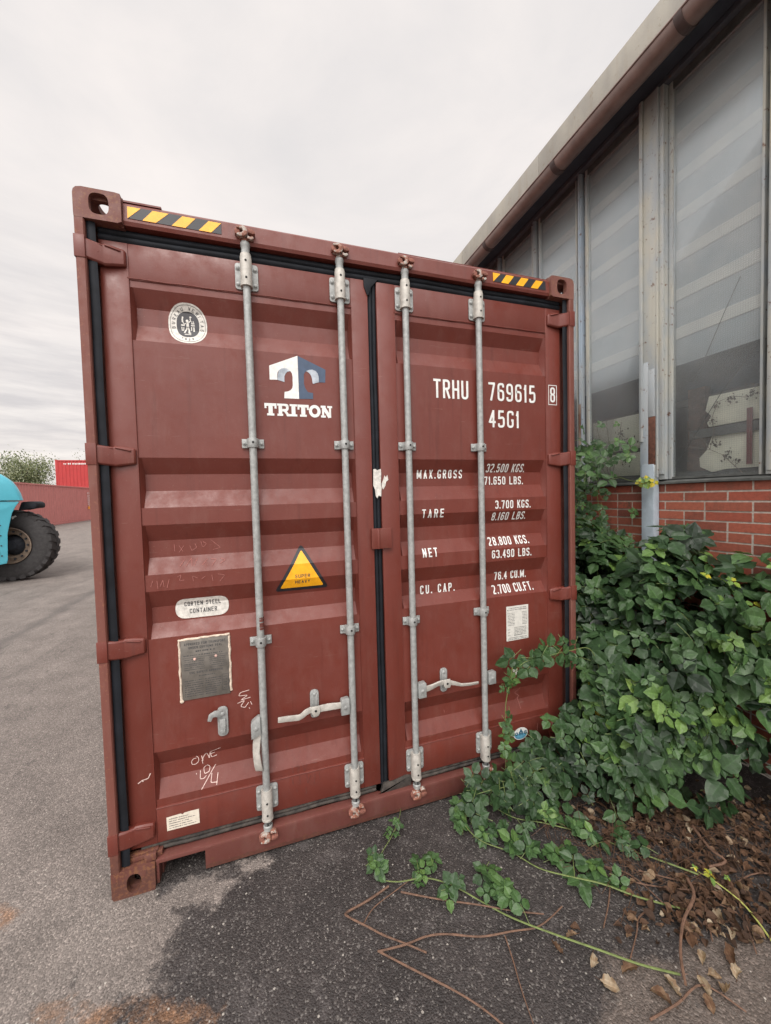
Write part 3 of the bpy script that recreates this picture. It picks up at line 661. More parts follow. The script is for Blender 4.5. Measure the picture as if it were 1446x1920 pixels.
# ---------- stickers and lettering: all laid on the corrugated sheet
def lay(mb, name, mt, d, label=None, lift=0.0):
    for i, v in enumerate(mb.v): mb.v[i] = (v[0], v[1]-lift, v[2])
    o = mb.build(name, mt, d, smooth=0, conform=CONF)
    if label: o['label'] = label
    return o
def flat(pts, y=0):
    mb = MB(); mb.add([(a, y, b) for a, b in pts], [tuple(range(len(pts)))]); return mb
rnd = random.Random(4)
jig = lambda pts, a: [(x+rnd.uniform(-a, a), z+rnd.uniform(-a, a)) for x, z in pts]
# certification seal
lay(flat(ellipse(.3735, 2.4355, .0775, .0895, 44, 2.3)), 'sticker', M_WHITE2, DL, 'oval white certification seal at the top of the left door')
mb = MB(); ribbon(mb, ellipse(.3735, 2.4355, .0700, .0815, 44, 2.3), .0016, 0, True); lay(mb, 'sticker', M_INK, DL, lift=.0004)
lay(flat(ellipse(.3735, 2.4355, .0455, .0585, 40, 2.4)), 'sticker', M_INK, DL, lift=.0004)
mb = MB()
def along(s, a0, a1, a, b_, h, t, flip=1):
    n = len(s)
    for i, ch in enumerate(s):
        if ch == ' ': continue
        ang = a0+(a1-a0)*i/(n-1); cx, cz = .3735+a*math.cos(ang), 2.4355+b_*math.sin(ang)
        th = math.atan2(math.sin(ang)*a, math.cos(ang)*b_)-flip*math.pi/2
        c, s_ = math.cos(th), math.sin(th)
        f = lambda u, v, cx=cx, cz=cz, c=c, s_=s_: (cx+c*u-s_*v, cz+s_*u+c*v)
        text(mb, ch, -h*.33, h*.33 if ch not in 'I' else -h*.2, -h/2, h, t, .4, f)
along('BUREAU VERITAS', R(192), R(-14), .0575, .070, .0135, .0021)
along('1828', R(248), R(292), .0575, .070, .0105, .0018, -1)
lay(mb, 'lettering', M_INK, DL, lift=.0004)
mb = MB()
e0 = lambda x, z: (.3735+x, 2.4355+z)
for pts, w in (([(-.002, .012), (-.001, -.010)], .0105), ([(-.002, -.008), (-.010, -.026), (-.014, -.037)], .0058), ([(.0, -.008), (.005, -.024), (.004, -.038)], .0062), ([(-.004, .010), (-.014, .004), (-.020, .011)], .0038), ([(.001, .011), (.011, .020), (.009, .031)], .0042), ([(-.021, .012), (-.022, .024), (-.020, .036)], .0062), ([(-.028, -.001), (-.013, -.001)], .0062), ([(.012, .0005), (.027, .0005)], .0058), ([(-.025, -.009), (-.024, -.024), (-.018, -.024), (-.017, -.010)], .0035), ([(.014, -.006), (.014, -.022)], .0045), ([(.023, -.006), (.024, -.026)], .006), ([(.013, .009), (.026, .009)], .0045), ([(.016, .012), (.0165, .020)], .003), ([(.023, .012), (.0225, .020)], .003), ([(-.013, -.044), (.013, -.044)], .0042)):
    ribbon(mb, [e0(*p) for p in pts], w)
lay(mb, 'emblem', M_WHITE2, DL, lift=.0008)
mb = MB(); mb.add([(a, 0, b_) for a, b_ in ellipse(*e0(-.003, .0185), .0055, .0065, 14)], [tuple(range(14))]); mb.add([(a, 0, b_) for a, b_ in ellipse(*e0(.011, .036), .0042, .0042, 12)], [tuple(range(12))]); mb.add([(a, 0, b_) for a, b_ in ellipse(*e0(.007, -.036), .006, .004, 12)], [tuple(range(12))])
lay(mb, 'emblem', M_WHITE2, DL, lift=.0009)
# arched T emblem
lay(flat([(.712, 2.275), (.842, 2.331), (.843, 2.129), (.775, 2.128), (.777, 2.158), (.792, 2.161), (.804, 2.167), (.813, 2.178), (.816, 2.19), (.816, 2.231), (.814, 2.246), (.806, 2.258), (.793, 2.267), (.779, 2.269), (.765, 2.265), (.754, 2.256), (.748, 2.245), (.746, 2.229), (.746, 2.212), (.712, 2.211)]), 'emblem', M_WHITE, DL, 'white and navy arched T emblem')
lay(flat([(.7475, 2.229), (.754, 2.256), (.765, 2.265), (.779, 2.269), (.793, 2.267), (.807, 2.257), (.793, 2.253), (.784, 2.243), (.779, 2.231), (.778, 2.204), (.747, 2.212)]), 'emblem', M_SILV, DL, lift=.0004)
lay(flat([(.843, 2.331), (.973, 2.276), (.97, 2.214), (.94, 2.213), (.939, 2.24), (.935, 2.255), (.925, 2.266), (.91, 2.271), (.895, 2.269), (.88, 2.262), (.873, 2.254), (.869, 2.244), (.868, 2.202), (.873, 2.182), (.886, 2.163), (.91, 2.16), (.909, 2.132), (.8435, 2.129)]), 'emblem', M_NAVY, DL)
lay(flat([(.88, 2.262), (.895, 2.269), (.91, 2.271), (.925, 2.266), (.935, 2.255), (.939, 2.24), (.939, 2.213), (.91, 2.204), (.906, 2.232), (.901, 2.246), (.892, 2.256)]), 'emblem', M_SILV, DL, lift=.0004)
# slab serif word
mb = MB(); H0, H1 = 2.045, 2.102; hh = H1-H0
def rect(a, b_, c, d_, l): mb.add([(a, -l, c), (b_, -l, c), (b_, -l, d_), (a, -l, d_)], [(0, 1, 2, 3)])
def slabT(x, w):
    rect(x, x+w, H1-.013, H1, 0); rect(x, x+.009, H1-.024, H1-.0131, 0); rect(x+w-.009, x+w, H1-.024, H1-.0131, 0); rect(x+w/2-.0095, x+w/2+.0095, H0+.0101, H1-.0131, 0); rect(x+w*.2, x+w*.8, H0, H0+.01, 0)
slabT(.684, .054)
x = .741; rect(x, x+.036, H1-.010, H1, 0); rect(x, x+.026, H0, H0+.010, 0); rect(x+.006, x+.022, H0+.0101, H1-.0101, 0)
ribbon(mb, fillet([(x+.034, H1-.006), (x+.046, H1-.006), (x+.046, H1-.030), (x+.0225, H1-.030)], .011), .012, .0001); ribbon(mb, [(x+.034, H1-.032), (x+.044, H0+.012), (x+.047, H0+.005), (x+.058, H0+.005)], .0115, .0002)
x = .798; rect(x, x+.034, H1-.010, H1, 0); rect(x, x+.034, H0, H0+.010, 0); rect(x+.008, x+.026, H0+.0101, H1-.0101, 0)
slabT(.834, .053)
O = ellipse(.915, (H0+H1)/2, .0205, .0225, 30); ribbon(mb, O, .0150, 0, True)
x = .944; rect(x, x+.024, H1-.010, H1, 0); rect(x+.032, x+.056, H1-.010, H1, 0); rect(x, x+.024, H0, H0+.010, 0); rect(x+.006, x+.016, H0+.0101, H1-.0101, 0); rect(x+.040, x+.050, H0, H1-.0101, 0)
ribbon(mb, [(x+.011, H1-.004), (x+.044, H0+.002)], .017, .0003)
lay(mb, 'lettering', M_WHITE, DL, 'white slab serif word under the T emblem')
# warning triangle
tri = [(.698, 1.208), (.959, 1.208), (.830, 1.434)]
lay(flat(fillet(tri, .022, True, 5)), 'sticker', M_BLK, DL, 'yellow and black warning triangle')
def inset(t_, k):
    c = (sum(p[0] for p in t_)/3, sum(p[1] for p in t_)/3); return [(c[0]+(p[0]-c[0])*k, c[1]+(p[1]-c[1])*k) for p in t_]
lay(flat(fillet(inset(tri, .80), .010, True, 4)), 'sticker', M_YEL, DL, lift=.0005)
mb = MB(); text(mb, 'SUPER', .795, .866, 1.272, .017, .0028, .35); text(mb, 'HEAVY', .795, .866, 1.2435, .0165, .0028, .35); lay(mb, 'lettering', M_INK, DL, lift=.0009)
# corten label
lay(flat(rrect(.381, 1.1715, .222, .092, .0455, 8)), 'sticker', M_WHITE2, DL, 'white rounded label about the steel')
mb = MB(); text(mb, 'CORTEN STEEL', .307, .458, 1.181, .021, .0030, .42); text(mb, 'CONTAINER', .327, .441, 1.147, .0205, .0030, .38); lay(mb, 'lettering', M_INK, DL, lift=.0005)
# approval plate with caulk edge
mb = MB(); mb.box(.290, .487, .045, .0485, .768, 1.038); pl = part(mb, 'data_plate', M_PLATE, DL, 'dull metal approval plate edged with cream sealant', bevel=.001)
mb = MB()
cl = lambda a, b_, n: [(a[0]+(b_[0]-a[0])*k/n+rnd.uniform(-.0016, .0016), .0485, a[1]+(b_[1]-a[1])*k/n+rnd.uniform(-.0014, .0014)) for k in range(n+1)]
for a, b_ in (((.282, 1.040), (.492, 1.043)), ((.285, .762), (.284, 1.036)), ((.490, .78), (.491, 1.036))): mb.tube(cl(a, b_, 16), [rnd.uniform(.0038, .0062) for k in range(17)], 7)
mb.lathe((.286, .049, .766), (0, -1, 0), [(0, .009), (.004, .008), (.006, .003)], 10)
part(mb, 'sealant', M_CAULK, DL)
mb = MB()
L_ = lambda s, x0, x1, z, h, t=.0018: text(mb, s, x0, x1, z, h, t, .35)
for k, v in enumerate(list(mb.v)): pass
L_('APPROVED FOR TRANSPORT', .305, .475, 1.013, .0115); L_('UNDER CUSTOMS SEAL', .322, .460, .997, .0105); L_('CSC SAFETY APPROVAL', .322, .462, .884, .0095, .0016)
scribble(mb, .35, .43, .984, .007, rnd); scribble(mb, .30, .46, .967, .005, rnd)
ribbon(mb, [(.296, .957), (.482, .957)], .0015); ribbon(mb, [(.296, .926), (.372, .926)], .0012)
for k in range(6): scribble(mb, .302, .385, .948-k*.009, .0035, rnd); scribble(mb, .405, .475, .948-k*.009, .0035, rnd)
scribble(mb, .36, .425, .871, .005, rnd)
for k in range(8): scribble(mb, .300, .376, .853-k*.0098, .0042, rnd); scribble(mb, .384, .430 if k > 4 else .45, .853-k*.0098, .0042, rnd)
ribbon(mb, [(.455, .79), (.455, .862), (.481, .862), (.481, .79)], .0012, 0, True)
for k in range(5): scribble(mb, .460, .476, .851-k*.013, .004, rnd)
for i, v in enumerate(mb.v): mb.v[i] = (v[0], .0447+v[1], v[2])
part(mb, 'lettering', M_INK, pl, smooth=0)
M_RIV = simple('pale_rivet', (.62, .4, .34), .6, 0, .1, 60, 0)
for px_, pz in ((.345, .949), (.432, .951)): mb = MB(); mb.lathe((px_, .0452, pz), (0, -1, 0), [(0, .0062), (.002, .0058), (.004, .0038)], 10); part(mb, 'rivet', M_RIV, pl)
# lower left paper label
lay(flat([(.204, .196), (.335, .196), (.334, .262), (.300, .262), (.275, .261), (.268, .255), (.260, .261), (.203, .258)]), 'sticker', M_STKC, DL, 'small cream paper label low on the left door')
mb = MB()
for k in range(5): scribble(mb, .213, [.29, .318, .292, .306, .324][k], .247-k*.0103, .0042, rnd)
lay(mb, 'lettering', M_INK, DL, lift=.0005)
# right door lettering
def line(s, x0, x1, z0, h, t, gap=.34, lab=None):
    mb = MB(); text(mb, s, x0, x1, z0, h, t, gap); return lay(mb, 'lettering', M_WHITE, DR, lab)
line('TRHU', 1.546, 1.755, 2.174, .100, .0125, .30, 'container owner code'); line('769615', 1.883, 2.198, 2.177, .101, .0125, .34, 'container serial number'); line('8', 2.301, 2.336, 2.187, .088, .0105, .3, 'check digit in a box'); line('45G1', 1.882, 2.084, 2.028, .097, .0125, .34, 'size and type code')
mb = MB(); ribbon(mb, [(2.290, 2.173), (2.347, 2.173), (2.347, 2.286), (2.290, 2.286)], .004, 0, True); lay(mb, 'lettering', M_WHITE, DR)
T5 = .0068
for s, a, b_, z in (('MAX.GROSS', 1.453, 1.726, 1.745), ('32.500 KGS.', 1.877, 2.137, 1.777), ('71.650 LBS.', 1.869, 2.131, 1.706), ('TARE', 1.465, 1.594, 1.533), ('3.700 KGS.', 1.916, 2.155, 1.568), ('8.160 LBS.', 1.903, 2.135, 1.500), ('NET', 1.464, 1.551, 1.322), ('28.800 KGS.', 1.879, 2.151, 1.357), ('63.490 LBS.', 1.889, 2.157, 1.285), ('CU. CAP.', 1.458, 1.666, 1.116), ('76.4 CU.M.', 1.924, 2.143, 1.151), ('2.700 CU.FT.', 1.905, 2.180, 1.076)):
    line(s, a, b_, z, .047, T5, .62 if s[0] in 'MTNC' and s not in ('TRHU',) else .36)
# white data sticker
lay(flat([(1.978, .793), (2.130, .795), (2.131, .997), (1.979, .997)]), 'sticker', M_STK, DR, 'white printed data sticker on the right door')
mb = MB(); scribble(mb, 1.992, 2.115, .984, .0045, rnd); scribble(mb, 1.985, 2.12, .974, .0045, rnd)
for k in range(9): scribble(mb, 1.988, 2.035, .955-k*.0088, .0038, rnd); scribble(mb, 2.088, 2.122, .955-k*.0088, .0038, rnd)
for k in range(6): scribble(mb, 1.988, 2.005, .868-k*.0085, .0034, rnd) if k % 2 else None; scribble(mb, 2.03, 2.115, .868-k*.0085, .0038, rnd)
scribble(mb, 2.03, 2.085, .822, .0034, rnd); scribble(mb, 1.992, 2.118, .810, .0045, rnd); scribble(mb, 1.988, 2.122, .801, .0045, rnd)
lay(mb, 'lettering', M_INK, DR, lift=.0005)
# small oval sticker
lay(flat(ellipse(2.064, .229, .050, .037, 30)), 'sticker', M_WHITE, DR, 'small oval blue and white sticker low on the right door')
lay(flat([p for p in ellipse(2.064, .229, .045, .032, 40) if p[1] <= .2335]), 'sticker', M_CYL, DR, lift=.0005)
mb = MB(); text(mb, 'OMG', 2.024, 2.105, .221, .021, .0062, .25); mb.add([(2.052, 0, .236), (2.078, 0, .236), (2.065, 0, .262)], [(0, 1, 2)]); lay(mb, 'lettering', M_CYAN, DR, lift=.0009)
lay(flat([(2.018, .588), (2.05, .588), (2.05, .622), (2.018, .622)]), 'sticker', M_STK, DR, 'small pale sticker behind the bramble shoot')
# chalk and marker
def chalk(strokes, w, mt, d, lab=None):
    mb = MB()
    for i, s in enumerate(strokes):
        s2 = fillet(s, .006, False, 3) if len(s) > 2 else s
        ribbon(mb, s2, w, -.00008*(i % 8))
    return lay(mb, 'handwriting', mt, d, lab, lift=.0002)
chalk([[(.326, .473), (.314, .473), (.305, .462), (.307, .447), (.323, .445), (.336, .456), (.335, .474), (.325, .484)], [(.349, .458), (.352, .441)], [(.348, .48), (.353, .452), (.353, .469), (.37, .491), (.381, .459), (.385, .492), (.431, .506)], [(.385, .492), (.39, .462), (.413, .468)], [(.386, .48), (.405, .483)],
       [(.341, .412), (.341, .383)], [(.367, .429), (.354, .421), (.359, .397), (.379, .402), (.382, .423), (.369, .431)], [(.341, .383), (.356, .381), (.367, .39)], [(.406, .424), (.348, .345)], [(.39, .394), (.386, .361), (.412, .359)], [(.416, .392), (.411, .349)], [(.324, .406), (.325, .401)]], .0028, M_CHALK, DL, 'white chalk handwriting near the foot of the left door')
chalk([[(.568, .766), (.529, .761), (.52, .746), (.56, .743), (.528, .724), (.572, .731)], [(.514, .712), (.546, .721), (.527, .695), (.546, .686), (.563, .708)], [(.571, .711), (.577, .695)], [(.564, .683), (.567, .677)]], .0028, M_CHALK, DL)
chalk([[(.102, .439), (.118, .45), (.142, .453), (.151, .474)], [(.118, .452), (.122, .443)]], .0035, M_CHALK, DL)
chalk([[(.277, 1.464), (.279, 1.433)], [(.296, 1.458), (.311, 1.43)], [(.316, 1.457), (.295, 1.427)], [(.34, 1.455), (.347, 1.432)], [(.347, 1.432), (.368, 1.445), (.361, 1.463)], [(.386, 1.471), (.393, 1.443), (.41, 1.46), (.394, 1.47)], [(.427, 1.477), (.468, 1.438), (.434, 1.431)], [(.301, 1.368), (.318, 1.394)], [(.325, 1.366), (.346, 1.401), (.349, 1.364)], [(.371, 1.399), (.357, 1.364)], [(.39, 1.366), (.412, 1.391)], [(.424, 1.39), (.449, 1.388), (.431, 1.362)], [(.466, 1.392), (.487, 1.381), (.465, 1.369)], [(.187, 1.289), (.196, 1.315)], [(.212, 1.313), (.214, 1.278)], [(.222, 1.286), (.235, 1.316), (.238, 1.284)], [(.259, 1.318), (.249, 1.279)], [(.291, 1.324), (.307, 1.332), (.298, 1.305), (.318, 1.308)], [(.354, 1.3), (.351, 1.323), (.371, 1.312)], [(.404, 1.318), (.387, 1.306)], [(.43, 1.321), (.433, 1.293)], [(.455, 1.323), (.484, 1.316), (.462, 1.29)]], .0018, M_CHALKF, DL, 'faint scratched handwriting')
chalk([[(.749, .353), (.753, .316)], [(.754, .347), (.783, .35), (.777, .32)], [(.798, .352), (.807, .313), (.818, .347)], [(.833, .348), (.868, .345)], [(.747, .302), (.751, .26)], [(.782, .304), (.785, .256)], [(.816, .3), (.82, .252), (.836, .29)], [(.857, .295), (.85, .244)], [(.877, .295), (.881, .257)], [(.765, .24), (.769, .218)], [(.809, .239), (.813, .201)]], .0025, M_DSCR, DL, 'dark marker scrawl')
chalk([[(2.046, 1.99), (2.085, 1.991)], [(2.136, 1.982), (2.064, 1.931)], [(2.13, 1.96), (2.058, 1.904)], [(2.116, 1.921), (2.057, 1.866)]], .0018, M_DSCR, DR)
chalk([[(2.094, .483), (2.054, .457), (2.086, .434), (2.06, .417)], [(2.073, .431), (2.079, .369)], [(2.183, .268), (2.185, .216)], [(1.585, .447), (1.589, .432)]], .0022, M_CHALKF, DR)

# ------------------------------------------------------------------ brick hall with tall glazing
bld = empty('brick_hall', (7.6, 5.5, -.012), 'old industrial hall of red brick with tall wired glass windows', 'building')
XW = 3.35; ZS = 1.694; YA, YB = -3.0, 14.0; ZT = 4.37
rb = random.Random(11)
def brickmat():
    mt, t, b = mat('red_brick', (.35, .09, .05), .75)
    at = t.nodes.new('ShaderNodeAttribute'); at.attribute_name = 'vc'; sp = t.nodes.new('ShaderNodeSeparateColor'); t.links.new(at.outputs['Color'], sp.inputs[0])
    c = ramp(t, sp.outputs[0], [(0, (.15, .045, .03)), (.25, (.26, .072, .043)), (.7, (.34, .10, .058)), (1, (.27, .06, .036))])
    c = mixc(t, .5, c, ramp(t, noise(t, 40, 6, .7), [(.3, .55), (.7, 1.35)]), 'MULTIPLY')
    moss_shade = ramp(t, noise(t, 9, 7, .7), [(.52, 0.0), (.64, 1.0)])
    c = mixc(t, math_(t, 'MULTIPLY', moss_shade, sp.outputs[1]), c, (.05, .045, .03))  # moss on the brick, with shade painted into the same dark tone
    t.links.new(c, b.inputs['Base Color']); bump(t, b, noise(t, 90, 5), .35, .004); return mt
mb = MB(); row = .0625; nrow = int(1.70/row); z = ZS-.004
for k in range(28):
    z1 = z-k*row; z0 = z1-.0525
    if z0 < -.05: break
    y = YA-rb.uniform(0, .2); y = YA
    while y < YB:
        ln = .240 if (rb.random() < .68) else .115
        if k % 2 == 0 and y == YA: ln = .115
        y1 = min(y+ln, YB)
        dk = .0+(.9 if (y > .30 and rb.random() < .75) else .25*rb.random()) if z1 > .9 else .6  # moss and painted shade amount, strongest left of the column
        j = rb.uniform(-.0015, .0015)
        mb.box(XW-.0005+j, XW+.05, y+rb.uniform(0, .002), y1, z0+rb.uniform(0, .001), z1, (rb.random()*.98+.01, dk, 0))
        y = y1+.0102
wall = part(mb, 'brick_wall', brickmat(), bld, smooth=0)
mb = MB(); mb.box(XW+.0028, XW+.045, YA, YB, -.012, ZS-.0045); part(mb, 'mortar', simple('mortar', (.40, .36, .31), .9, 0, .25, 40, .3), wall)
def oldpaint(name, a, b_, c3=None):
    mt, t, bb = mat(name, a, .6)
    c = mixc(t, ramp(t, noise(t, 5, 6, .6, sc=(1, 1, .5)), [(.4, 0.0), (.6, 1.0)]), a, b_)
    ch = ramp(t, noise(t, 26, 9, .75), [(.60, 0.0), (.63, 1.0)])
    c = mixc(t, ch, c, c3 or (.14, .07, .04))
    st = ramp(t, noise(t, 18, 5, .6, sc=(1, 1, .05)), [(.5, 0.0), (.8, 1.0)])
    c = mixc(t, math_(t, 'MULTIPLY', st, .35), c, (.22, .16, .1))
    t.links.new(c, bb.inputs['Base Color']); bump(t, bb, math_(t, 'ADD', noise(t, 26, 9, .75), noise(t, 140, 3)), .4, .003); return mt
M_CREAM = oldpaint('cream_peeling', (.44, .43, .37), (.34, .37, .38))
M_BLUE = oldpaint('pale_blue_primer', (.33, .40, .47), (.38, .41, .42))
M_BLUE2 = simple('blue_grey_paint', (.33, .385, .43), .5, 0, .12, 20, .15)
M_RUST = simple('rust', (.13, .055, .035), .9, 0, .4, 50, .4)
M_LEAD = simple('dark_sill', (.085, .09, .085), .7, 0, .3, 15, .4)
mb = MB()
n = 60; vs = []; fs = []
for k in range(n+1):
    y = YA+(YB-YA)*k/n if k else YA
    vs += [(XW-.022+rb.uniform(-.003, .003), y, ZS-.002+rb.uniform(-.003, .003)), (XW-.022, y, ZS+.012), (XW+.03, y, ZS+.03), (XW+.06, y, ZS+.03), (XW+.06, y, ZS-.003)]
for k in range(n):
    for j in range(5): a = k*5+j; b_ = k*5+(j+1) % 5; fs.append((a, b_, b_+5, a+5))
mb.add(vs, fs); part(mb, 'window_sill', M_LEAD, bld, smooth=30)
# glazing
def glassmat():
    mt = bpy.data.materials.new('dirty_wired_glass'); mt.use_nodes = True; t = mt.node_tree; t.nodes.clear()
    o = t.nodes.new('ShaderNodeOutputMaterial'); tr = t.nodes.new('ShaderNodeBsdfTransparent'); gl = t.nodes.new('ShaderNodeBsdfGlossy'); df = t.nodes.new('ShaderNodeBsdfDiffuse')
    gl.inputs['Roughness'].default_value = .22; gl.inputs['Color'].default_value = (.9, .93, .95, 1)
    tr.inputs['Color'].default_value = (.93, .95, .95, 1)
    dn = noise(t, 2.2, 6, .6); t.links.new(ramp(t, noise(t, 6, 6, .6), [(.3, (.46, .49, .50)), (.7, (.60, .60, .58))]), df.inputs['Color'])
    z = posz(t); y = posz(t, 'Y')
    def grid(v, p): return ramp(t, math_(t, 'ABSOLUTE', math_(t, 'SUBTRACT', math_(t, 'FRACT', math_(t, 'DIVIDE', v, p)), .5)), [(.0, 1.0), (.09, 1.0), (.13, 0.0)])
    gr = math_(t, 'MAXIMUM', grid(z, .0125), grid(y, .0125))
    up = t.nodes.new('ShaderNodeMapRange'); up.inputs['From Min'].default_value = 1.9; up.inputs['From Max'].default_value = 2.9; up.inputs['To Min'].default_value = .06; up.inputs['To Max'].default_value = .20; t.links.new(z, up.inputs[0])
    dirt = math_(t, 'ADD', up.outputs[0], math_(t, 'MULTIPLY', math_(t, 'SUBTRACT', dn, .5), .25))
    dirt = math_(t, 'ADD', dirt, math_(t, 'MULTIPLY', gr, .10), True)
    m1 = t.nodes.new('ShaderNodeMixShader'); t.links.new(dirt, m1.inputs[0]); t.links.new(tr.outputs[0], m1.inputs[1]); t.links.new(df.outputs[0], m1.inputs[2])
    fr = t.nodes.new('ShaderNodeFresnel'); fr.inputs['IOR'].default_value = 1.5
    bp = t.nodes.new('ShaderNodeBump'); bp.inputs['Strength'].default_value = .03; bp.inputs['Distance'].default_value = .01; t.links.new(noise(t, 5, 3), bp.inputs['Height'])
    t.links.new(bp.outputs[0], gl.inputs['Normal'])
    m2 = t.nodes.new('ShaderNodeMixShader'); t.links.new(math_(t, 'MULTIPLY', fr.outputs[0], .5), m2.inputs[0]); t.links.new(m1.outputs[0], m2.inputs[1]); t.links.new(gl.outputs[0], m2.inputs[2])
    t.links.new(m2.outputs[0], o.inputs[0]); return mt
M_GLASS = glassmat()
MULL = [-2.95, -2.35, -1.75, -1.12, -.46, .19, .85, 1.42, 2.02, 2.6, 3.2, 3.8, 4.4, 5.0, 5.6, 6.2, 6.8, 7.4, 8.0, 8.6, 9.2, 9.8, 10.4, 11.0, 11.6, 12.2, 12.8, 13.4, 13.95]
for i in range(len(MULL)-1):
    a, b_ = MULL[i]+.05, MULL[i+1]-.04
    if abs(MULL[i]-.19) < .01: a = .275
    if abs(MULL[i+1]-.19) < .01: b_ = .110
    mb = MB()
    F = lambda u, v, t: (t, u, v)
    for (p, q, r_, s_) in ((a, a+.014, ZS+.03, ZT), (b_-.026, b_, ZS+.03, ZT)):
        mb.box(XW+.008, XW+.045, p, q, r_, s_)
    w = part(mb, 'window', M_CREAM, bld, bevel=.003)
    for (p, q, r_, s_) in ((a+.0141, b_-.0261, ZS+.03, ZS+.045), (a+.0141, b_-.0261, ZT-.05, ZT)): mb = MB(); mb.box(XW+.010, XW+.045, p, q, r_, s_); part(mb, 'frame_rail', M_LEAD, w)
    mb = MB(); mb.box(XW+.022, XW+.027, a+.0145, b_-.0265, ZS+.0452, ZT-.0502); part(mb, 'pane', M_GLASS, w, smooth=0)
# glazing bars between the windows
for i, y in enumerate(MULL):
    if abs(y-.19) < .01: continue
    mb = MB(); w_ = .028 if y > .5 else .045
    mb.box(XW-.012, XW+.03, y-w_*.5, y+w_*.5, ZS+.03, ZT); mb.box(XW-.0205, XW-.0125, y-w_*.25, y+w_*.35, ZS+.05, ZT)
    low = part(mb, 'glazing_bar', M_BLUE if i != 4 else M_CREAM, bld, bevel=.003)
    if abs(y-.85) < .01:
        mb = MB(); mb.box(XW-.0235, XW-.021, y-w_*.45, y+w_*.45, 1.78, 2.42); part(mb, 'rust_patch', oldpaint('rust_flakes', (.14, .065, .045), (.38, .33, .27), (.06, .03, .02)), low)
# steel column beside the first full pane
mb = MB(); mb.box(XW-.055, XW-.045, .150, .262, 2.02, ZT-.001); mb.box(XW-.045, XW+.02, .196, .206, 1.98, ZT-.001); mb.box(XW-.072, XW-.0555, .240, .262, 2.0, ZT-.001)
mb.box(XW-.040, XW-.020, .112, .150, 1.76, ZT-.001); mb.box(XW-.058, XW-.0405, .138, .150, 1.74, ZT-.001)
mb.box(XW-.019, XW+.06, .1125, .272, ZS+.03, ZT)
colm = part(mb, 'steel_column', M_CREAM, bld, bevel=.003)
mb = MB(); mb.box(XW-.0575, XW-.0445, .205, .2635, 1.72, 2.56); mb.box(XW-.0580, XW-.0440, .160, .2049, 2.17, 2.50)
part(mb, 'primer_patch', M_BLUE, colm, bevel=.0015)
mb = MB(); mb.box(XW-.0570, XW-.0440, .152, .204, 1.83, 2.169); part(mb, 'rust_patch', M_RUST, colm, bevel=.0015)
mb = MB(); mb.box(XW-.0560, XW-.0440, .150, .2049, 1.70, 1.829); part(mb, 'column_foot', M_CREAM, colm, bevel=.0015)
mb = MB(); mb.box(XW-.0625, XW-.0065, .160, .250, -.012, 1.835); part(mb, 'column_casing', M_BLUE2, bld, bevel=.004)
# head beam, soffit, fascia, gutter, roof
mb = MB(); mb.box(XW-.03, XW+.06, YA, YB, ZT+.001, ZT+.04); part(mb, 'head_beam', oldpaint('dark_head', (.10, .10, .11), (.07, .075, .09)), bld, bevel=.004)
mb = MB(); mb.box(3.105, XW+.06, YA, YB, ZT+.041, ZT+.07); part(mb, 'soffit', simple('soffit_board', (.055, .065, .085), .8, 0, .2, 8, .2), bld)
mb = MB(); y = YA; k = 0
while y < YB:
    y1 = min(y+1.35, YB); j = rb.uniform(-.001, .001); mb.box(3.085+j, 3.104, y+.0015, y1-.0015, 4.30, 4.648+j*2); y = y1
part(mb, 'fascia_board', oldpaint('fascia', (.34, .32, .27), (.28, .265, .23), (.24, .21, .16)), bld, bevel=.002)
mb = MB(); mb.box(3.105, 12.2, YA, YB, 4.60, 4.66); part(mb, 'roof', simple('roof_felt', (.12, .12, .12), .9), bld)
mb = MB()
gp = [(3.012+.068*math.cos(a), 4.288+.068*math.sin(a)) for a in [math.pi+k*math.pi/14 for k in range(15)]]
gi = [(3.012+.064*math.cos(a), 4.290+.064*math.sin(a)) for a in [2*math.pi-k*math.pi/14 for k in range(15)]]
lipc = [(2.942, 4.295), (2.938, 4.290)]
mb.poly(gp+gi, YA, YB, lambda a, b_, t: (a, t, b_))
mb.tube([(2.943, YA, 4.290), (2.943, YB, 4.290)], .007, 8)
gut = part(mb, 'gutter', simple('brown_gutter', (.20, .135, .115), .42, 0, .22, 10, .08), bld, smooth=50)
for yj in [-2.15, -1.19, -.23, .73, 1.71, 2.67, 3.63, 4.6, 5.56, 6.5, 7.5, 8.5, 9.5, 10.5, 11.5, 12.5, 13.5]:
    mb = MB(); o_ = [(3.012+.0745*math.cos(a), 4.288+.0745*math.sin(a)) for a in [math.pi*.98+k*math.pi*1.04/14 for k in range(15)]]; i_ = [(3.012+.0685*math.cos(a), 4.288+.0685*math.sin(a)) for a in [math.pi*2.02-k*math.pi*1.04/14 for k in range(15)]]
    mb.poly(o_+i_, yj-.022, yj+.022, lambda a, b_, t: (a, t, b_)); mb.box(3.06, 3.0845, yj-.012, yj+.012, 4.302, 4.37)
    part(mb, 'gutter_bracket', simple('gutter_clip', (.07, .045, .04), .6, 0, .2, 20, 0) if yj < -2 else bpy.data.materials['gutter_clip'], gut)
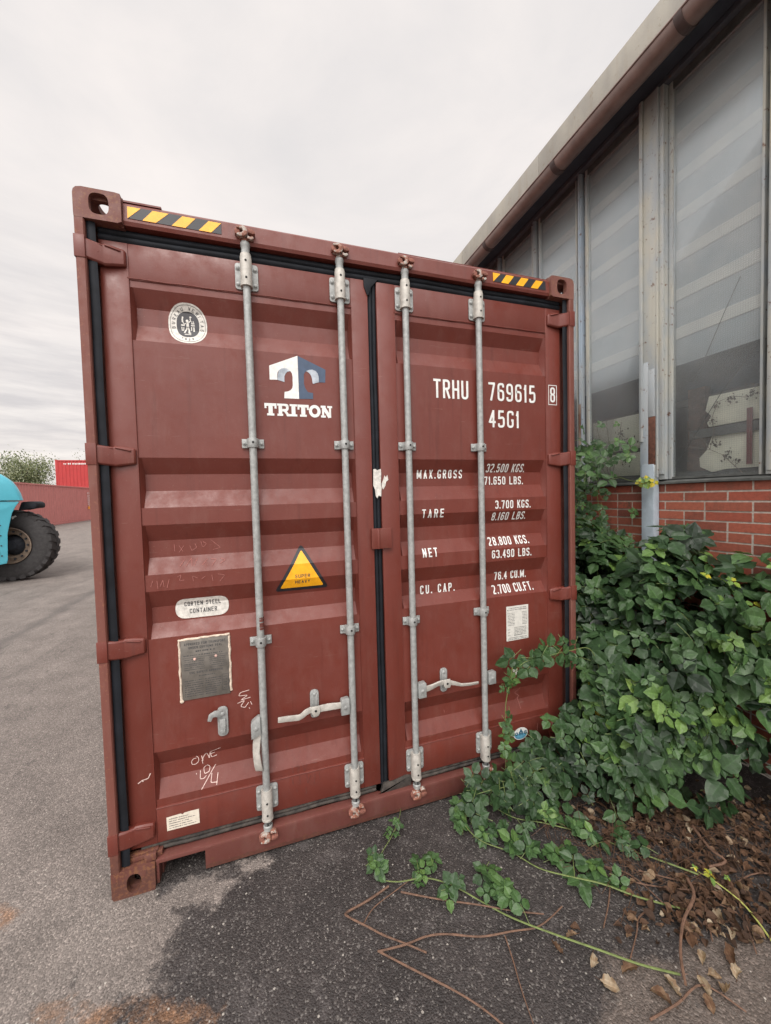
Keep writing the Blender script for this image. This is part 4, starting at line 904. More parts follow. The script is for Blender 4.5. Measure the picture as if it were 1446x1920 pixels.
# inside of the hall
mb = MB(); mb.box(12.1, 12.2, YA, YB, -.012, 4.6); mb.box(3.42, 12.1, YA, YA+.1, -.012, 4.6); mb.box(3.42, 12.1, YB-.1, YB, -.012, 4.6)
part(mb, 'inner_wall', simple('inner_plaster', (.16, .15, .14), .9), bld)
mb = MB(); mb.box(3.40, 12.1, YA+.1, YB-.1, -.012, .1); part(mb, 'hall_floor', simple('hall_floor', (.12, .115, .11), .8), bld)
mb = MB()
prf = []; z = 2.50; Xs = 3.405
while z < 4.4: prf += [(Xs, z), (Xs, z+.175), (Xs-.008, z+.18), (Xs-.008, z+.25)]; z += .2575
vs = []; vc = []
for x_, z_ in prf:
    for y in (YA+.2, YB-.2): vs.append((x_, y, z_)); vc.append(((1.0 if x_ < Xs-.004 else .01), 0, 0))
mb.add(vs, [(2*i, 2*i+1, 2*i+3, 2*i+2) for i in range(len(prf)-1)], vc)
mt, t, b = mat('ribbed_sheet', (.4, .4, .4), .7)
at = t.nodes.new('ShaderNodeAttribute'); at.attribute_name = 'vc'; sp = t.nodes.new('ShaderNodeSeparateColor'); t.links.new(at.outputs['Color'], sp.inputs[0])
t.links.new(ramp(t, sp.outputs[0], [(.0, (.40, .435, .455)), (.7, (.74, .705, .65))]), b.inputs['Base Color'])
part(mb, 'ribbed_lining', mt, bld, smooth=0)
mb = MB(); mb.box(3.60, 3.70, YA+.2, YB-.2, 2.30, 2.585); part(mb, 'dark_rail', simple('navy_rail', (.035, .05, .07), .6, 0, .4, 8, .1), bld)
mb = MB(); mb.box(3.60, 3.66, YA+.2, YB-.2, 2.255, 2.295); part(mb, 'dark_rail', simple('grey_rail', (.12, .115, .11), .6, 0, .3, 8, .1), bld)
mb = MB(); mb.box(3.55, 3.68, .0, .1, .1, 2.35)
for k in range(30): zz = .2+k*.072; mb.box(3.543+rb.uniform(-.004, .006), 3.56, .0-.012*rb.random(), .1+.01*rb.random(), zz, zz+.06)
part(mb, 'inner_pier', simple('old_brick_pier', (.13, .075, .055), .9, 0, .5, 25, .5), bld)
# boards stored behind the glass
M_BOARD = simple('cream_board', (.80, .76, .62), .6, 0, .12, 6, .1)
def board(pts, x, lab):
    mb = MB(); x = 3.425; pts = [(q[0], 1.648+(q[1]-1.648)*.974) for q in pts]; mb.poly(pts, x, x+.02, lambda a, b_, t: (t, a, b_)); o = mb.build('stored_board', M_BOARD, None, bevel=.002); tag(o, lab, 'board', 'cream boards stored behind the glass'); return o
board([(-.455, 2.065), (-.10, 2.06), (-.09, 2.09), (-.115, 2.13), (-.08, 2.17), (-.10, 2.262), (-.455, 2.25)], 3.50, 'cream board behind the right pane, upper one with a torn left edge')
board([(-.455, 1.775), (-.20, 1.775), (-.12, 1.76), (-.05, 1.80), (-.045, 1.86), (-.09, 1.91), (-.12, 2.0), (-.455, 1.995)], 3.50, 'cream board behind the right pane, lower one below the dark rail')
board([(.30, 1.99), (.80, 1.985), (.80, 2.262), (.30, 2.255)], 3.50, 'cream board behind the pane next to the container, upper one')
board([(.30, 1.77), (.80, 1.78), (.80, 1.955), (.30, 1.955)], 3.50, 'pale board behind the pane next to the container, lower one')
mb = MB(); mb.box(3.402, 3.42, -.6, -.0, 1.985, 2.04); o = mb.build('dark_rail', simple('rack_rail', (.09, .09, .085), .6), bld)
mb = MB(); mb.box(3.396, 3.4015, -.345, -.318, 1.79, 2.12); o = mb.build('red_batten', simple('dull_red', (.15, .03, .03), .7), bld)
mb = MB(); mb.box(3.44, 3.53, -.6, .9, 1.722, 1.77); mb.build('rack_shelf', simple('rack_shelf', (.07, .075, .07), .8), bld)

M_TWIG = simple('dead_stem', (.17, .13, .10), .8, 0, .3, 60, .2)
XG = 3.392
cab_ = empty('loose_wire', (XG, -.3, 2.2), 'thin dark wires hanging slack behind the right pane', 'wire')
for pts in ([(-.281, 2.9), (-.2, 2.73), (-.085, 2.47), (-.02, 2.36)], [(-.366, 2.47), (-.19, 2.25), (-.02, 1.98), (.13, 1.74)]):
    mb = MB(); mb.tube([(XG+.004, y_, z_) for y_, z_ in pts], .0022, 5); part(mb, 'wire', M_DARKIN, cab_)
def deadvine(label, stems, tufts, seed):
    rr = random.Random(seed); r_ = empty('dead_vine', (XG, stems[0][0][0], 1.73), label, 'dead vine'); mb = MB()
    for st_ in stems: mb.tube([(XG-.002+rr.uniform(-.002, .003), y_, z_) for y_, z_ in st_], .0019, 5)
    part(mb, 'stem', M_TWIG, r_); mb = MB()
    for y_, z_, n_, sp_ in tufts:
        for k in range(n_):
            c_ = Vector((XG+.001+rr.uniform(-.002, .006), y_+rr.gauss(0, sp_), z_+rr.gauss(0, sp_))); q = Euler((rr.uniform(0, 6), rr.uniform(0, 6), 0)).to_matrix(); s_ = rr.uniform(.008, .018)
            mb.add([c_+(q @ Vector(p))*s_*Vector((.25, 1, 1)) if False else c_+Vector(((q @ Vector(p)).x*.2, (q @ Vector(p)).y, (q @ Vector(p)).z))*s_ for p in ((-.6, 0, 0), (0, -.5, .2), (.7, .1, 0), (0, .5, -.2))], [(0, 1, 2, 3)])
    part(mb, 'leaf_cluster', M_DEAD, r_, smooth=0)
M_DEAD = simple('withered_leaf', (.10, .075, .06), .9, 0, .5, 60, .2)
deadvine('withered vine with curled brown leaves pressed against the right pane', [[(-.31, 1.735), (-.25, 1.80), (-.20, 1.86), (-.13, 1.90), (-.09, 1.97), (-.04, 2.0)], [(-.13, 1.90), (-.02, 1.93), (.13, 1.96)], [(-.13, 1.90), (-.15, 2.0), (-.14, 2.10), (-.17, 2.19), (-.24, 2.21), (-.33, 2.18)]], [(-.22, 1.86, 34, .016), (-.16, 1.93, 26, .014), (-.03, 2.0, 18, .012), (-.14, 2.08, 26, .018), (-.16, 2.17, 20, .012), (-.24, 2.19, 26, .015), (-.34, 2.20, 40, .020), (-.27, 1.81, 22, .015)], 3)
deadvine('thin pale withered stems fanning up behind the pane next to the container', [[(.60, 1.74), (.66, 1.95), (.73, 2.2)], [(.60, 1.74), (.60, 1.98), (.64, 2.26)], [(.60, 1.74), (.52, 2.0), (.50, 2.2)], [(.60, 1.74), (.78, 1.98), (.82, 2.1)]], [(.50, 2.1, 60, .03), (.45, 2.0, 50, .03), (.47, 1.9, 30, .025)], 4)
# ------------------------------------------------------------------ far containers
def far_container(loc, rz, length, height, col, label, face_marks):
    r_ = empty('shipping_container', loc, label, 'shipping container', 'containers stacked across the yard')
    r_.rotation_euler = (0, 0, rz); m_ = painted('far_paint', col, .5, .7)
    def lp(mb, name, mt=None, **k):
        me = mb.build(name, mt or m_, None, **k); me.parent = r_; return me
    mb = MB()
    for sy_, y0 in ((1, -1.2), (-1, 1.2)):
        y = -length/2+.12; pts = []
        while y < length/2-.25: pts += [(y, 0), (y+.07, 0), (y+.139, .036), (y+.209, .036)]; y += .278
        pts.append((y, 0)); vs = []
        for yy, d in pts: vs += [(yy, y0+sy_*d, .16), (yy, y0+sy_*d, height-.11)]
        mb.add(vs, [(2*i, 2*i+1, 2*i+3, 2*i+2) for i in range(len(pts)-1)])
    mb.box(-length/2+.02, length/2-.02, -1.19, 1.19, height-.05, height-.04)
    for s_ in (-1, 1):
        x = s_*(length/2-.03); y = -1.08; pts = []
        mb.box(min(x, x-s_*.03), max(x, x-s_*.03), -1.15, 1.15, .15, height-.1)
    lp(mb, 'wall_and_roof', smooth=0)
    for y0 in (-1.219, 1.139):
        for z0, z1 in ((height-.11, height-.02), (0, .15)): mb = MB(); mb.box(-length/2+.18, length/2-.18, y0, y0+.08, z0, z1); lp(mb, 'side_rail', bevel=.008)
    for sx in (-1, 1):
        mb = MB(); x0, x1 = sorted((sx*length/2, sx*(length/2-.12)))
        mb.box(x0, x1, -1.215, -1.10, .12, height-.12); lp(mb, 'corner_post', bevel=.008); mb = MB(); mb.box(x0, x1, 1.10, 1.215, .12, height-.12); lp(mb, 'corner_post', bevel=.008)
        for yy in (-1.219, 1.057):
            for zz in (0, height-.118):
                mb = MB(); x0, x1 = sorted((sx*(length/2+.003), sx*(length/2-.175))); mb.box(x0, x1, yy-.003, yy+.165, zz, zz+.118)
                mb.cyl(((x0+x1)/2, yy+.05, zz+.059), ((x0+x1)/2, yy-.006, zz+.059), .035, n=12); lp(mb, 'corner_casting', bevel=.006)
    mb = MB(); face_marks(mb)
    if mb.v: lp(mb, 'lettering', M_WHITE, smooth=0)
    return r_, lp
def marks1(mb):     # vertical code at the far end of the long side
    rr = random.Random(2)
    for c_ in (5.35, 5.55):
        z = 2.2
        while z > 1.2: h = rr.uniform(.05, .11); mb.box(c_-.035, c_+.035, -1.228, -1.222, z-h, z); z -= h+rr.uniform(.03, .09)
r1_, lp1 = far_container((-13.35, 27.0, gz(-13, 27)), R(90), 12.192, 2.591, (.47, .17, .155), 'long maroon container on the ground across the yard, side on', marks1)
mb = MB(); mb.box(5.33, 5.57, -1.228, -1.222, .93, 1.13); lp1(mb, 'sticker', M_YEL, smooth=0)
def marks2(mb):
    rr = random.Random(5); x = -5.45
    while x < -3.7: w = rr.uniform(.05, .09); mb.box(x, x+w, -1.228, -1.222, 2.17, 2.17+rr.choice([.13, .13, .1])); x += w+rr.choice([.04, .05, .12])
RED = (.40, .028, .028)
far_container((-11.25, 41.2, gz(-13, 41)), 0, 12.192, 2.591, (.32, .05, .05), 'dark red container at the bottom of the far stack', lambda mb: None)
far_container((-11.25, 41.2, gz(-13, 41)+2.594), 0, 12.192, 2.591, RED, 'bright red container on top of the far stack', marks2)

# ------------------------------------------------------------------ sky blue container handler
G0 = gz(-4.3, 7.9)
hv = empty('container_handler', (-5.6, 8.9, G0), 'sky blue container handling truck with a big black rear tyre', 'truck')
M_SKYB = simple('sky_blue_paint', (.10, .47, .58), .32, 0, .06, 5, .03)
M_TYRE = simple('tyre_rubber', (.032, .030, .030), .8, 0, .3, 18, .2)
M_DKB = simple('dark_steel', (.03, .035, .045), .6, 0, .3, 20, .1)
def wheel(cx, y0, cz, par, sgn=1, turn=False):
    r = .745; wd = .36; rt = rot if turn else (lambda q: q)
    mb = MB(); mb.lathe((cx, y0, cz), (0, sgn, 0), [(.03, .375), (.0, .40), (-.02, .46), (-.015, .60), (.010, .685), (.035, .714), (wd-.035, .714), (wd-.010, .685), (wd, .60), (wd, .40), (wd-.03, .375)], 64, None, False)
    nl = 26
    for k in range(nl):
        for side in (0, 1):
            a = 2*math.pi*(k+side*.5)/nl; M_ = Matrix.Translation((cx, y0, cz)) @ Matrix.Rotation(a, 4, 'Y')
            ya, yb_ = sorted((sgn*(.0 if side == 0 else wd*.53), sgn*(wd*.47 if side == 0 else wd)))
            vs = []
            for yy, off in ((ya, -.03*(1 if side == 0 else -1)), (yb_, .03*(1 if side == 0 else -1))):
                dd = .012 if (yy == ya and side == 0) or (yy == yb_ and side == 1) else 0
                for xx, zz in ((-.058, .66-dd*3), (.058, .66-dd*3), (.05, r-.012-dd), (-.05, r-.012-dd)): vs.append(M_ @ Vector((xx+off, yy, zz)))
            mb.add(vs, [(0, 1, 2, 3), (7, 6, 5, 4), (0, 4, 5, 1), (1, 5, 6, 2), (2, 6, 7, 3), (3, 7, 4, 0)])
    w = part(rt(mb), 'wheel', M_TYRE, par, smooth=35)
    mb = MB(); mb.lathe((cx, y0, cz), (0, sgn, 0), [(.02, .372), (-.012, .376), (-.016, .362), (.03, .345), (.06, .33), (.065, .25), (.075, .235), (.2, .22), (.2, .10), (.10, .095), (.09, .05), (.09, .001)], 48, None, False)
    part(rt(mb), 'rim', simple('dusty_rim', (.20, .15, .11), .7, 0, .35, 14, .2), w, smooth=30)
    mb = MB(); mb.lathe((cx, y0, cz), (0, sgn, 0), [(.195, .215), (.12, .14), (.09, .115), (.085, .11), (.05, .10), (.045, .05)], 24); part(rt(mb), 'hub', M_DKB, w)
    for k in range(14):
        a = 2*math.pi*k/14; p = Vector((cx+.29*math.cos(a), y0+sgn*.062, cz+.29*math.sin(a))); mb = MB(); mb.cyl(p, p-Vector((0, sgn*.03, 0)), .02, n=6)
        part(rt(mb), 'wheel_nut', M_DKB, w)
    return w
CW = (-4.37, G0+.745)
PV = Vector((-3.98, 7.72, 0)); RM = Matrix.Rotation(R(30), 3, 'Z')
def rot(mb):
    mb.v = [tuple(RM @ (Vector(v)-PV)+PV) for v in mb.v]; return mb
w = wheel(CW[0], 7.9, CW[1], hv)
mb = MB(); mb.poly([(-4.29, 1.46), (-4.22, 1.48), (-4.20, 1.455), (-4.24, 1.445), (-4.26, 1.41), (-4.28, 1.405)], 7.876, 7.882); part(mb, 'tyre_mark', M_WHITE, w, smooth=0)
for cx_, cy_, sg in ((-4.40, 10.0, -1), (-8.7, 7.8, 1), (-8.7, 10.1, -1)): wheel(cx_, cy_, CW[1], hv, sg, True)
mb = MB()
dome = [(-6.6, 1.79), (-6.6, 2.36), (-4.5, 2.36), (-4.33, 2.34), (-4.27, 2.31), (-4.2, 2.25), (-4.12, 2.17), (-4.06, 2.06), (-4.01, 1.93), (-3.98, 1.79)]
vs = []; fs = []; n = len(dome); sec = [(7.70, .90), (7.73, .95), (7.80, .985), (7.9, 1), (8.9, 1.0), (9.95, 1), (10.06, .985), (10.1, .94)]
for yy, k in sec:
    for x_, z_ in dome: vs.append((-6.6+(x_+6.6)*(1-(1-k)*.3), yy, 1.79+(z_-1.79)*k))
for j in range(len(sec)-1):
    for k in range(n): a = j*n+k; b_ = j*n+(k+1) % n; fs.append((a, b_, b_+n, a+n))
fs += [tuple(range(n-1, -1, -1)), tuple((len(sec)-1)*n+k for k in range(n))]
mb.add(vs, fs); part(rot(mb), 'hood', M_SKYB, hv, smooth=45)
sk = [(-6.6, 1.775), (-4.05, 1.765), (-4.11, 1.67), (-4.17, 1.53), (-4.21, 1.34), (-4.25, 1.13), (-4.26, .86), (-4.27, .61), (-4.285, .54), (-4.43, .52), (-5.6, .50), (-6.6, .50)]
for y_ in (7.72, 10.0):
    mb = MB(); mb.poly(sk, y_, y_+.08); part(rot(mb), 'side_skirt', M_SKYB, hv, bevel=.012, smooth=40)
mb = MB(); mb.box(-6.4, -4.6, 7.712, 7.7195, 1.60, 1.612); mb.box(-4.62, -4.60, 7.69, 7.6995, 1.80, 2.3); part(rot(mb), 'panel_seam', M_DKB, hv)
for k in range(4): mb = MB(); mb.cyl((-4.35-.12*k*0, 7.72, 1.0+.2*k-.3), (-4.35, 7.708, 1.0+.2*k-.3), .014, n=8); part(rot(mb), 'bolt', M_DKB, hv)
mb = MB(); mb.box(-9.8, -4.6, 8.6, 9.3, .75, 1.78); part(rot(mb), 'chassis', M_DKB, hv, bevel=.03)
mb = MB(); mb.poly([(-5.9, .8), (-4.42, .8), (-4.36, 1.25), (-4.42, 1.38), (-5.9, 1.38)], 7.71, 7.7195); part(rot(mb), 'side_panel', simple('deep_cyan', (.07, .34, .40), .4, 0, .06, 5, 0), hv)
mb = MB(); mb.poly(fillet([(-4.16, 1.58), (-4.1, 1.755), (-3.92, 1.765), (-3.86, 1.73), (-3.85, 1.66), (-3.88, 1.62), (-3.96, 1.62)], .03, True, 3), 7.86, 8.2); part(mb, 'mudguard', M_RUB, hv, bevel=.01)
mb = MB(); mb.lathe((-4.44, 7.72, .77), (0, -1, 0), [(0, .055), (.02, .055), (.03, .045), (.035, .02)], 16); part(rot(mb), 'side_lamp', simple('orange_lens', (.7, .09, .015), .3, 0, .05, 5, 0), hv)
mb = MB(); mb.box(-8.9, -6.65, 7.8, 10.0, .8, 1.9); part(rot(mb), 'deck', M_SKYB, hv, bevel=.04)
mb = MB(); mb.box(-8.5, -6.95, 8.3, 9.5, 1.905, 3.3); part(rot(mb), 'cab', simple('cab_glass', (.02, .03, .035), .1), hv, bevel=.03)
for (x_, y_) in ((-8.5, 8.3), (-6.95, 8.3), (-8.5, 9.5), (-6.95, 9.5)):
    mb = MB(); mb.box(x_-.05, x_+.05, y_-.05, y_+.05, 1.903, 3.3); part(rot(mb), 'cab_post', M_SKYB, hv, bevel=.02)
mb = MB(); mb.box(-8.6, -6.85, 8.2, 9.6, 3.303, 3.42); part(rot(mb), 'cab_roof', M_SKYB, hv, bevel=.02)

# ------------------------------------------------------------------ trees behind
def leafmat(name, stops, rough=.55, sub=False):
    mt, t, b = mat(name, stops[0][1], rough, 0, .35)
    at = t.nodes.new('ShaderNodeAttribute'); at.attribute_name = 'vc'; sp = t.nodes.new('ShaderNodeSeparateColor'); t.links.new(at.outputs['Color'], sp.inputs[0])
    c = ramp(t, sp.outputs[0], stops)
    vein = ramp(t, sp.outputs[1], [(0, 1.28), (.12, 1.0), (.8, .92), (1, 1.05)])
    c = mixc(t, 1.0, c, vein, 'MULTIPLY')
    fr_ = math_(t, 'ABSOLUTE', math_(t, 'SUBTRACT', math_(t, 'FRACT', math_(t, 'MULTIPLY', math_(t, 'SUBTRACT', sp.outputs[2], math_(t, 'MULTIPLY', sp.outputs[1], .22)), 6.0)), .5))
    c = mixc(t, 1.0, c, ramp(t, fr_, [(.0, 1.25), (.14, .96), (.5, 1.0)]), 'MULTIPLY'); c = mixc(t, .6, c, ramp(t, noise(t, 60, 4), [(.3, .75), (.7, 1.25)]), 'MULTIPLY')
    t.links.new(c, b.inputs['Base Color'])
    tl = t.nodes.new('ShaderNodeBsdfTranslucent'); t.links.new(mixc(t, 1.0, c, (1.6, 1.7, .8), 'MULTIPLY'), tl.inputs['Color'])
    ms = t.nodes.new('ShaderNodeMixShader'); ms.inputs[0].default_value = .18; o = t.nodes['Material Output']
    t.links.new(b.outputs[0], ms.inputs[1]); t.links.new(tl.outputs[0], ms.inputs[2]); t.links.new(ms.outputs[0], o.inputs[0]); return mt
M_TREE = leafmat('tree_leaf', [(0, (.06, .075, .035)), (.5, (.13, .155, .08)), (.9, (.32, .34, .24))])
M_BARK = simple('bark', (.10, .08, .06), .9, 0, .4, 20, .5)
def far_tree(loc, h, w, label, seed, n):
    rr = random.Random(seed); r_ = empty('tree', loc, label, 'tree'); L0 = Vector(loc)
    mb = MB(); mb.tube([L0, L0+Vector((.1, 0, h*.3)), L0+Vector((0, .1, h*.55))], [.2, .15, .09], 8)
    tips = []
    for k in range(16):
        a = rr.uniform(0, 6.28); el = rr.uniform(.3, 1.4); p0 = L0+Vector((0, 0, h*rr.uniform(.2, .5))); p1 = p0+Vector((math.cos(a)*math.cos(el)*w*.45, math.sin(a)*math.cos(el)*w*.45, math.sin(el)*h*.42))
        mb.tube([p0, (p0+p1)/2+Vector((0, 0, .15)), p1], [.07, .045, .015], 5); tips.append(p1); tips.append((p0+p1)/2)
    part(mb, 'trunk', M_BARK, r_)
    mb = MB()
    for k in range(n):
        c = rr.choice(tips)+Vector((rr.gauss(0, w*.085), rr.gauss(0, w*.085), rr.gauss(0, h*.075))); s_ = rr.uniform(.10, .24); col = (rr.random()**1.3, .4, 0)
        q = Euler((rr.uniform(0, 6), rr.uniform(0, 6), rr.uniform(0, 6))).to_matrix()
        mb.add([c+q @ Vector(p)*s_ for p in ((-.5, 0, 0), (0, -.28, .05), (.6, 0, 0), (0, .28, .05))], [(0, 1, 2, 3)], col)
    part(mb, 'crown', M_TREE, r_, smooth=0)
far_tree((-22.5, 46, gz(-20, 46)), 6.6, 7.0, 'grey green bushy tree rising behind the long maroon container', 3, 9000)
far_tree((-27.5, 47, gz(-20, 46)), 4.6, 5.5, 'low green shrubby tree at the left edge beyond the blue truck', 5, 2600)
far_tree((-19.5, 52, gz(-20, 52)), 7.9, 3.0, 'thin tree top just showing above the bright red container', 8, 700)
far_tree((-34, 50, gz(-20, 46)), 5.0, 7, 'distant green tree left of the low shrubby tree', 9, 2000)

# ------------------------------------------------------------------ brambles
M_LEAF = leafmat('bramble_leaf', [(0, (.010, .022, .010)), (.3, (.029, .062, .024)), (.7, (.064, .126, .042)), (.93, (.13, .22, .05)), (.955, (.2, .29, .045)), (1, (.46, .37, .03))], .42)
M_STEM = simple('green_stem', (.13, .17, .05), .6, 0, .3, 60, .2)
M_CANE = simple('brown_cane', (.135, .075, .048), .7, 0, .35, 50, .35)
def leaflet(mb, base, dr, nrm, ln, rr, col, wid=.36):
    dr = dr.normalized(); side = nrm.cross(dr).normalized(); up = dr.cross(side)
    if up.dot(nrm) < 0: up = -up
    nS = 6; prof_ = [0, .74, 1.0, 1.02, .84, .50, 0]; curl = rr.uniform(-.25, .1); fold = rr.uniform(.12, .34); vs = []; cs = []
    for i in range(nS+1):
        u = i/nS; c = base+dr*ln*u+up*(curl*ln*u*u)
        wv = wid*ln*prof_[i]*(1+rr.uniform(-.11, .09)); z_ = wv*fold
        rip = up*ln*.02*math.sin(i*2.4+col*20)
        vs += [c, c+side*wv*.55+up*(z_*.6)+rip*.5, c+side*wv+up*z_*.8-dr*ln*.045*(i % 2)+rip, c-side*wv*.55+up*(z_*.6)-rip*.5, c-side*wv+up*z_*.8-dr*ln*.045*(i % 2)-rip]
        cs += [(col, 0.0, u), (col, .5, u), (col, 1.0, u), (col, .5, u), (col, 1.0, u)]
    fs = []
    for i in range(nS):
        a = i*5; b_ = a+5
        if i == 0: fs += [(a, b_+1, b_), (a, b_, b_+3), (a, b_+2, b_+1), (a, b_+3, b_+4)]
        elif i == nS-1: fs += [(a, a+1, b_), (a, b_, a+3), (a+1, a+2, b_), (a+3, b_, a+4)]
        else: fs += [(a, a+1, b_+1, b_), (a+1, a+2, b_+2, b_+1), (a, b_, b_+3, a+3), (a+3, b_+3, b_+4, a+4)]
    mb.add(vs, fs, cs)
def compound(mb, p, nrm, ln, rr, col=None, k=None, stem=None):
    nrm = nrm.normalized(); a = rr.uniform(0, 6.28); t0 = nrm.orthogonal().normalized(); dr = t0*math.cos(a)+nrm.cross(t0)*math.sin(a)
    dr.z -= .25; dr.normalize()
    col = col if col is not None else min(.86, max(.02, rr.gauss(.46, .24)))
    if rr.random() < .35: ln *= rr.uniform(.5, .85)
    k = k or rr.choice([3, 3, 3, 5, 5]); side = nrm.cross(dr).normalized()
    leaflet(mb, p+dr*ln*.34, (dr+nrm*rr.uniform(-.15, .1)), nrm, ln, rr, min(.999, max(.01, col+rr.uniform(-.06, .06))), .37)
    for s_ in (-1, 1):
        leaflet(mb, p+side*s_*ln*.05, (dr*.22+side*s_*.95+nrm*rr.uniform(-.2, .1)), nrm+side*s_*rr.uniform(-.2, .2), ln*.88, rr, min(.999, max(.01, col+rr.uniform(-.08, .08))), .38)
        if k == 5: leaflet(mb, p-dr*ln*.1, (-dr*.75+side*s_*.65), nrm, ln*.66, rr, min(.999, max(.01, col+rr.uniform(-.08, .08))), .38)
    if stem is not None: stem.tube([p-nrm*ln*.5-dr*ln*.9, p-nrm*ln*.12-dr*ln*.2, p+dr*ln*.25], [.0014, .0012, .001], 4)
def smoothpath(pts, n=6, jz=0, rr=None):
    P = [Vector(p) for p in pts]; o = []
    for i in range(len(P)-1):
        p0 = P[max(0, i-1)]; p1 = P[i]; p2 = P[i+1]; p3 = P[min(len(P)-1, i+2)]
        for k in range(n):
            t_ = k/n; o.append(.5*((2*p1)+(p2-p0)*t_+(2*p0-5*p1+4*p2-p3)*t_*t_+(3*p1-p0-3*p2+p3)*t_**3))
    o.append(P[-1]); return o
def yedge(x): return -.30-(x-1.86)*.345-max(0, x-2.85)*.75
def Hc(x, y):
    d = (y-yedge(x))*.94
    if d <= 0: return 0
    xr = .12+.30*sstep(1.75, 2.25, x)+.33*sstep(2.3, 2.5, x)+.60*sstep(2.45, 2.85, x)
    return xr*min(1, (d/.30)**.55)*(1-.10*sstep(.4, 2.5, y))*.94*(1+.07*math.sin(x*9+y*4)+.07*math.sin(y*11-x*3))
rv = random.Random(21)
bush = empty('bramble_thicket', (2.85, .3, -.012), 'dense green bramble thicket filling the gap between container and brick wall', 'bush')
fol = MB(); stm = MB(); cnt = 0
def okp(p):
    if p.x > XW-.05: return False
    if p.y > -.045 and p.x < Wd+.05 and p.z < 2.9: return False
    return True
def scatter(n, x0, x1, y0, y1, depth, size, colm_=None):
    global cnt
    k = 0; tries = 0
    while k < n and tries < n*30:
        tries += 1
        x = rv.uniform(x0, x1); y = rv.uniform(y0, y1); h = Hc(x, y)
        if h < .05: continue
        z = h-abs(rv.gauss(0, depth)); 
        if z < .03: continue
        p = Vector((x, y, z))
        if not okp(p): continue
        e_ = .04; g = Vector((-(Hc(x+e_, y)-Hc(x-e_, y))/(2*e_), -(Hc(x, y+e_)-Hc(x, y-e_))/(2*e_), 1)); g.x = max(-2, min(2, g.x)); g.y = max(-2, min(2, g.y))
        nn = g.normalized()*.6+Vector((-.15, -.5, .7))+Vector((rv.gauss(0, .5), rv.gauss(0, .5), rv.gauss(0, .35)))
        compound(fol, p, nn, rv.uniform(*size), rv, colm_, stem=stm if rv.random() < .4 else None); k += 1
scatter(510, 2.42, 3.33, -1.15, .9, .11, (.065, .13))
scatter(420, 2.42, 3.32, .8, 4.0, .12, (.05, .08))
scatter(230, 2.42, 3.33, -1.15, .6, .40, (.06, .10), .12)  # leaves deep in the canopy, coloured dark to paint the shaded gaps
scatter(120, 1.80, 2.5, -.62, -.05, .09, (.05, .09))
# vertical front curtain below the canopy edge, where the mass meets the ground
for k in range(270):
    x = rv.uniform(2.3, 3.34); h = Hc(x, yedge(x)+.3); p = Vector((x, yedge(x)+abs(rv.gauss(.06, .07))+.01, rv.uniform(.22, 1)**.8*h*.95))
    if p.z < .16 or not okp(p): continue
    compound(fol, p, Vector((-.25, -1, .55))+Vector((rv.gauss(0, .35), rv.gauss(0, .3), rv.gauss(0, .3))), rv.uniform(.06, .115), rv, stem=stm if rv.random() < .4 else None)
for k in range(600):     # inner, deeper leaves so no ground shows; shade painted in by darker leaf colour
    x = rv.uniform(2.47, 3.3); y = rv.uniform(yedge(x)+.2, 1.6); p = Vector((x, y, rv.uniform(.08, .92)*Hc(x, y)))
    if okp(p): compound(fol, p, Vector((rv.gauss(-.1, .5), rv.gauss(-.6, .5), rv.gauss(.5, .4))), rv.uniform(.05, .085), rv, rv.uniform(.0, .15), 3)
# yellowing sprays by the corner of the container
for k in range(16):
    p = Vector((rv.gauss(2.47, .035), rv.gauss(-.13, .03), rv.gauss(.42, .07))); compound(fol, p, Vector((-.3, -1, .4))+Vector((rv.gauss(0, .4), 0, rv.gauss(0, .4))), rv.uniform(.03, .05), rv, rv.choice([.97, .99, .93, .96]))
for k in range(12):
    p = Vector((rv.uniform(2.6, 3.25), 0, 0)); p.y = yedge(p.x)+.05+rv.random()*.3; p.z = Hc(p.x, p.y)+.015; compound(fol, p, Vector((-.2, -.6, .8)), rv.uniform(.03, .045), rv, rv.uniform(.9, .96))
# arching canes
for k in range(26):
    x = rv.uniform(2.45, 3.25); y = rv.uniform(.1, 1.4); a = rv.uniform(0, 6.28); b0 = Vector((x, y, 0)); tip = Vector((x+math.cos(a)*.45, y+math.sin(a)*.5-.2, 0)); tip.x = min(3.28, max(2.2, tip.x)); 
    tip.z = max(.05, Hc(tip.x, tip.y)*rv.uniform(.7, 1.02)); mid = (b0+tip)/2; mid.z = max(Hc(mid.x, mid.y)*1.0, .3)
    if not okp(tip) or not okp(mid): continue
    stm.tube(smoothpath([b0, b0.lerp(mid, .5)+Vector((0, 0, .2)), mid, tip], 5), .0026, 5)
part(stm, 'stem', M_STEM, bush); part(fol, 'foliage', M_LEAF, bush, smooth=0)
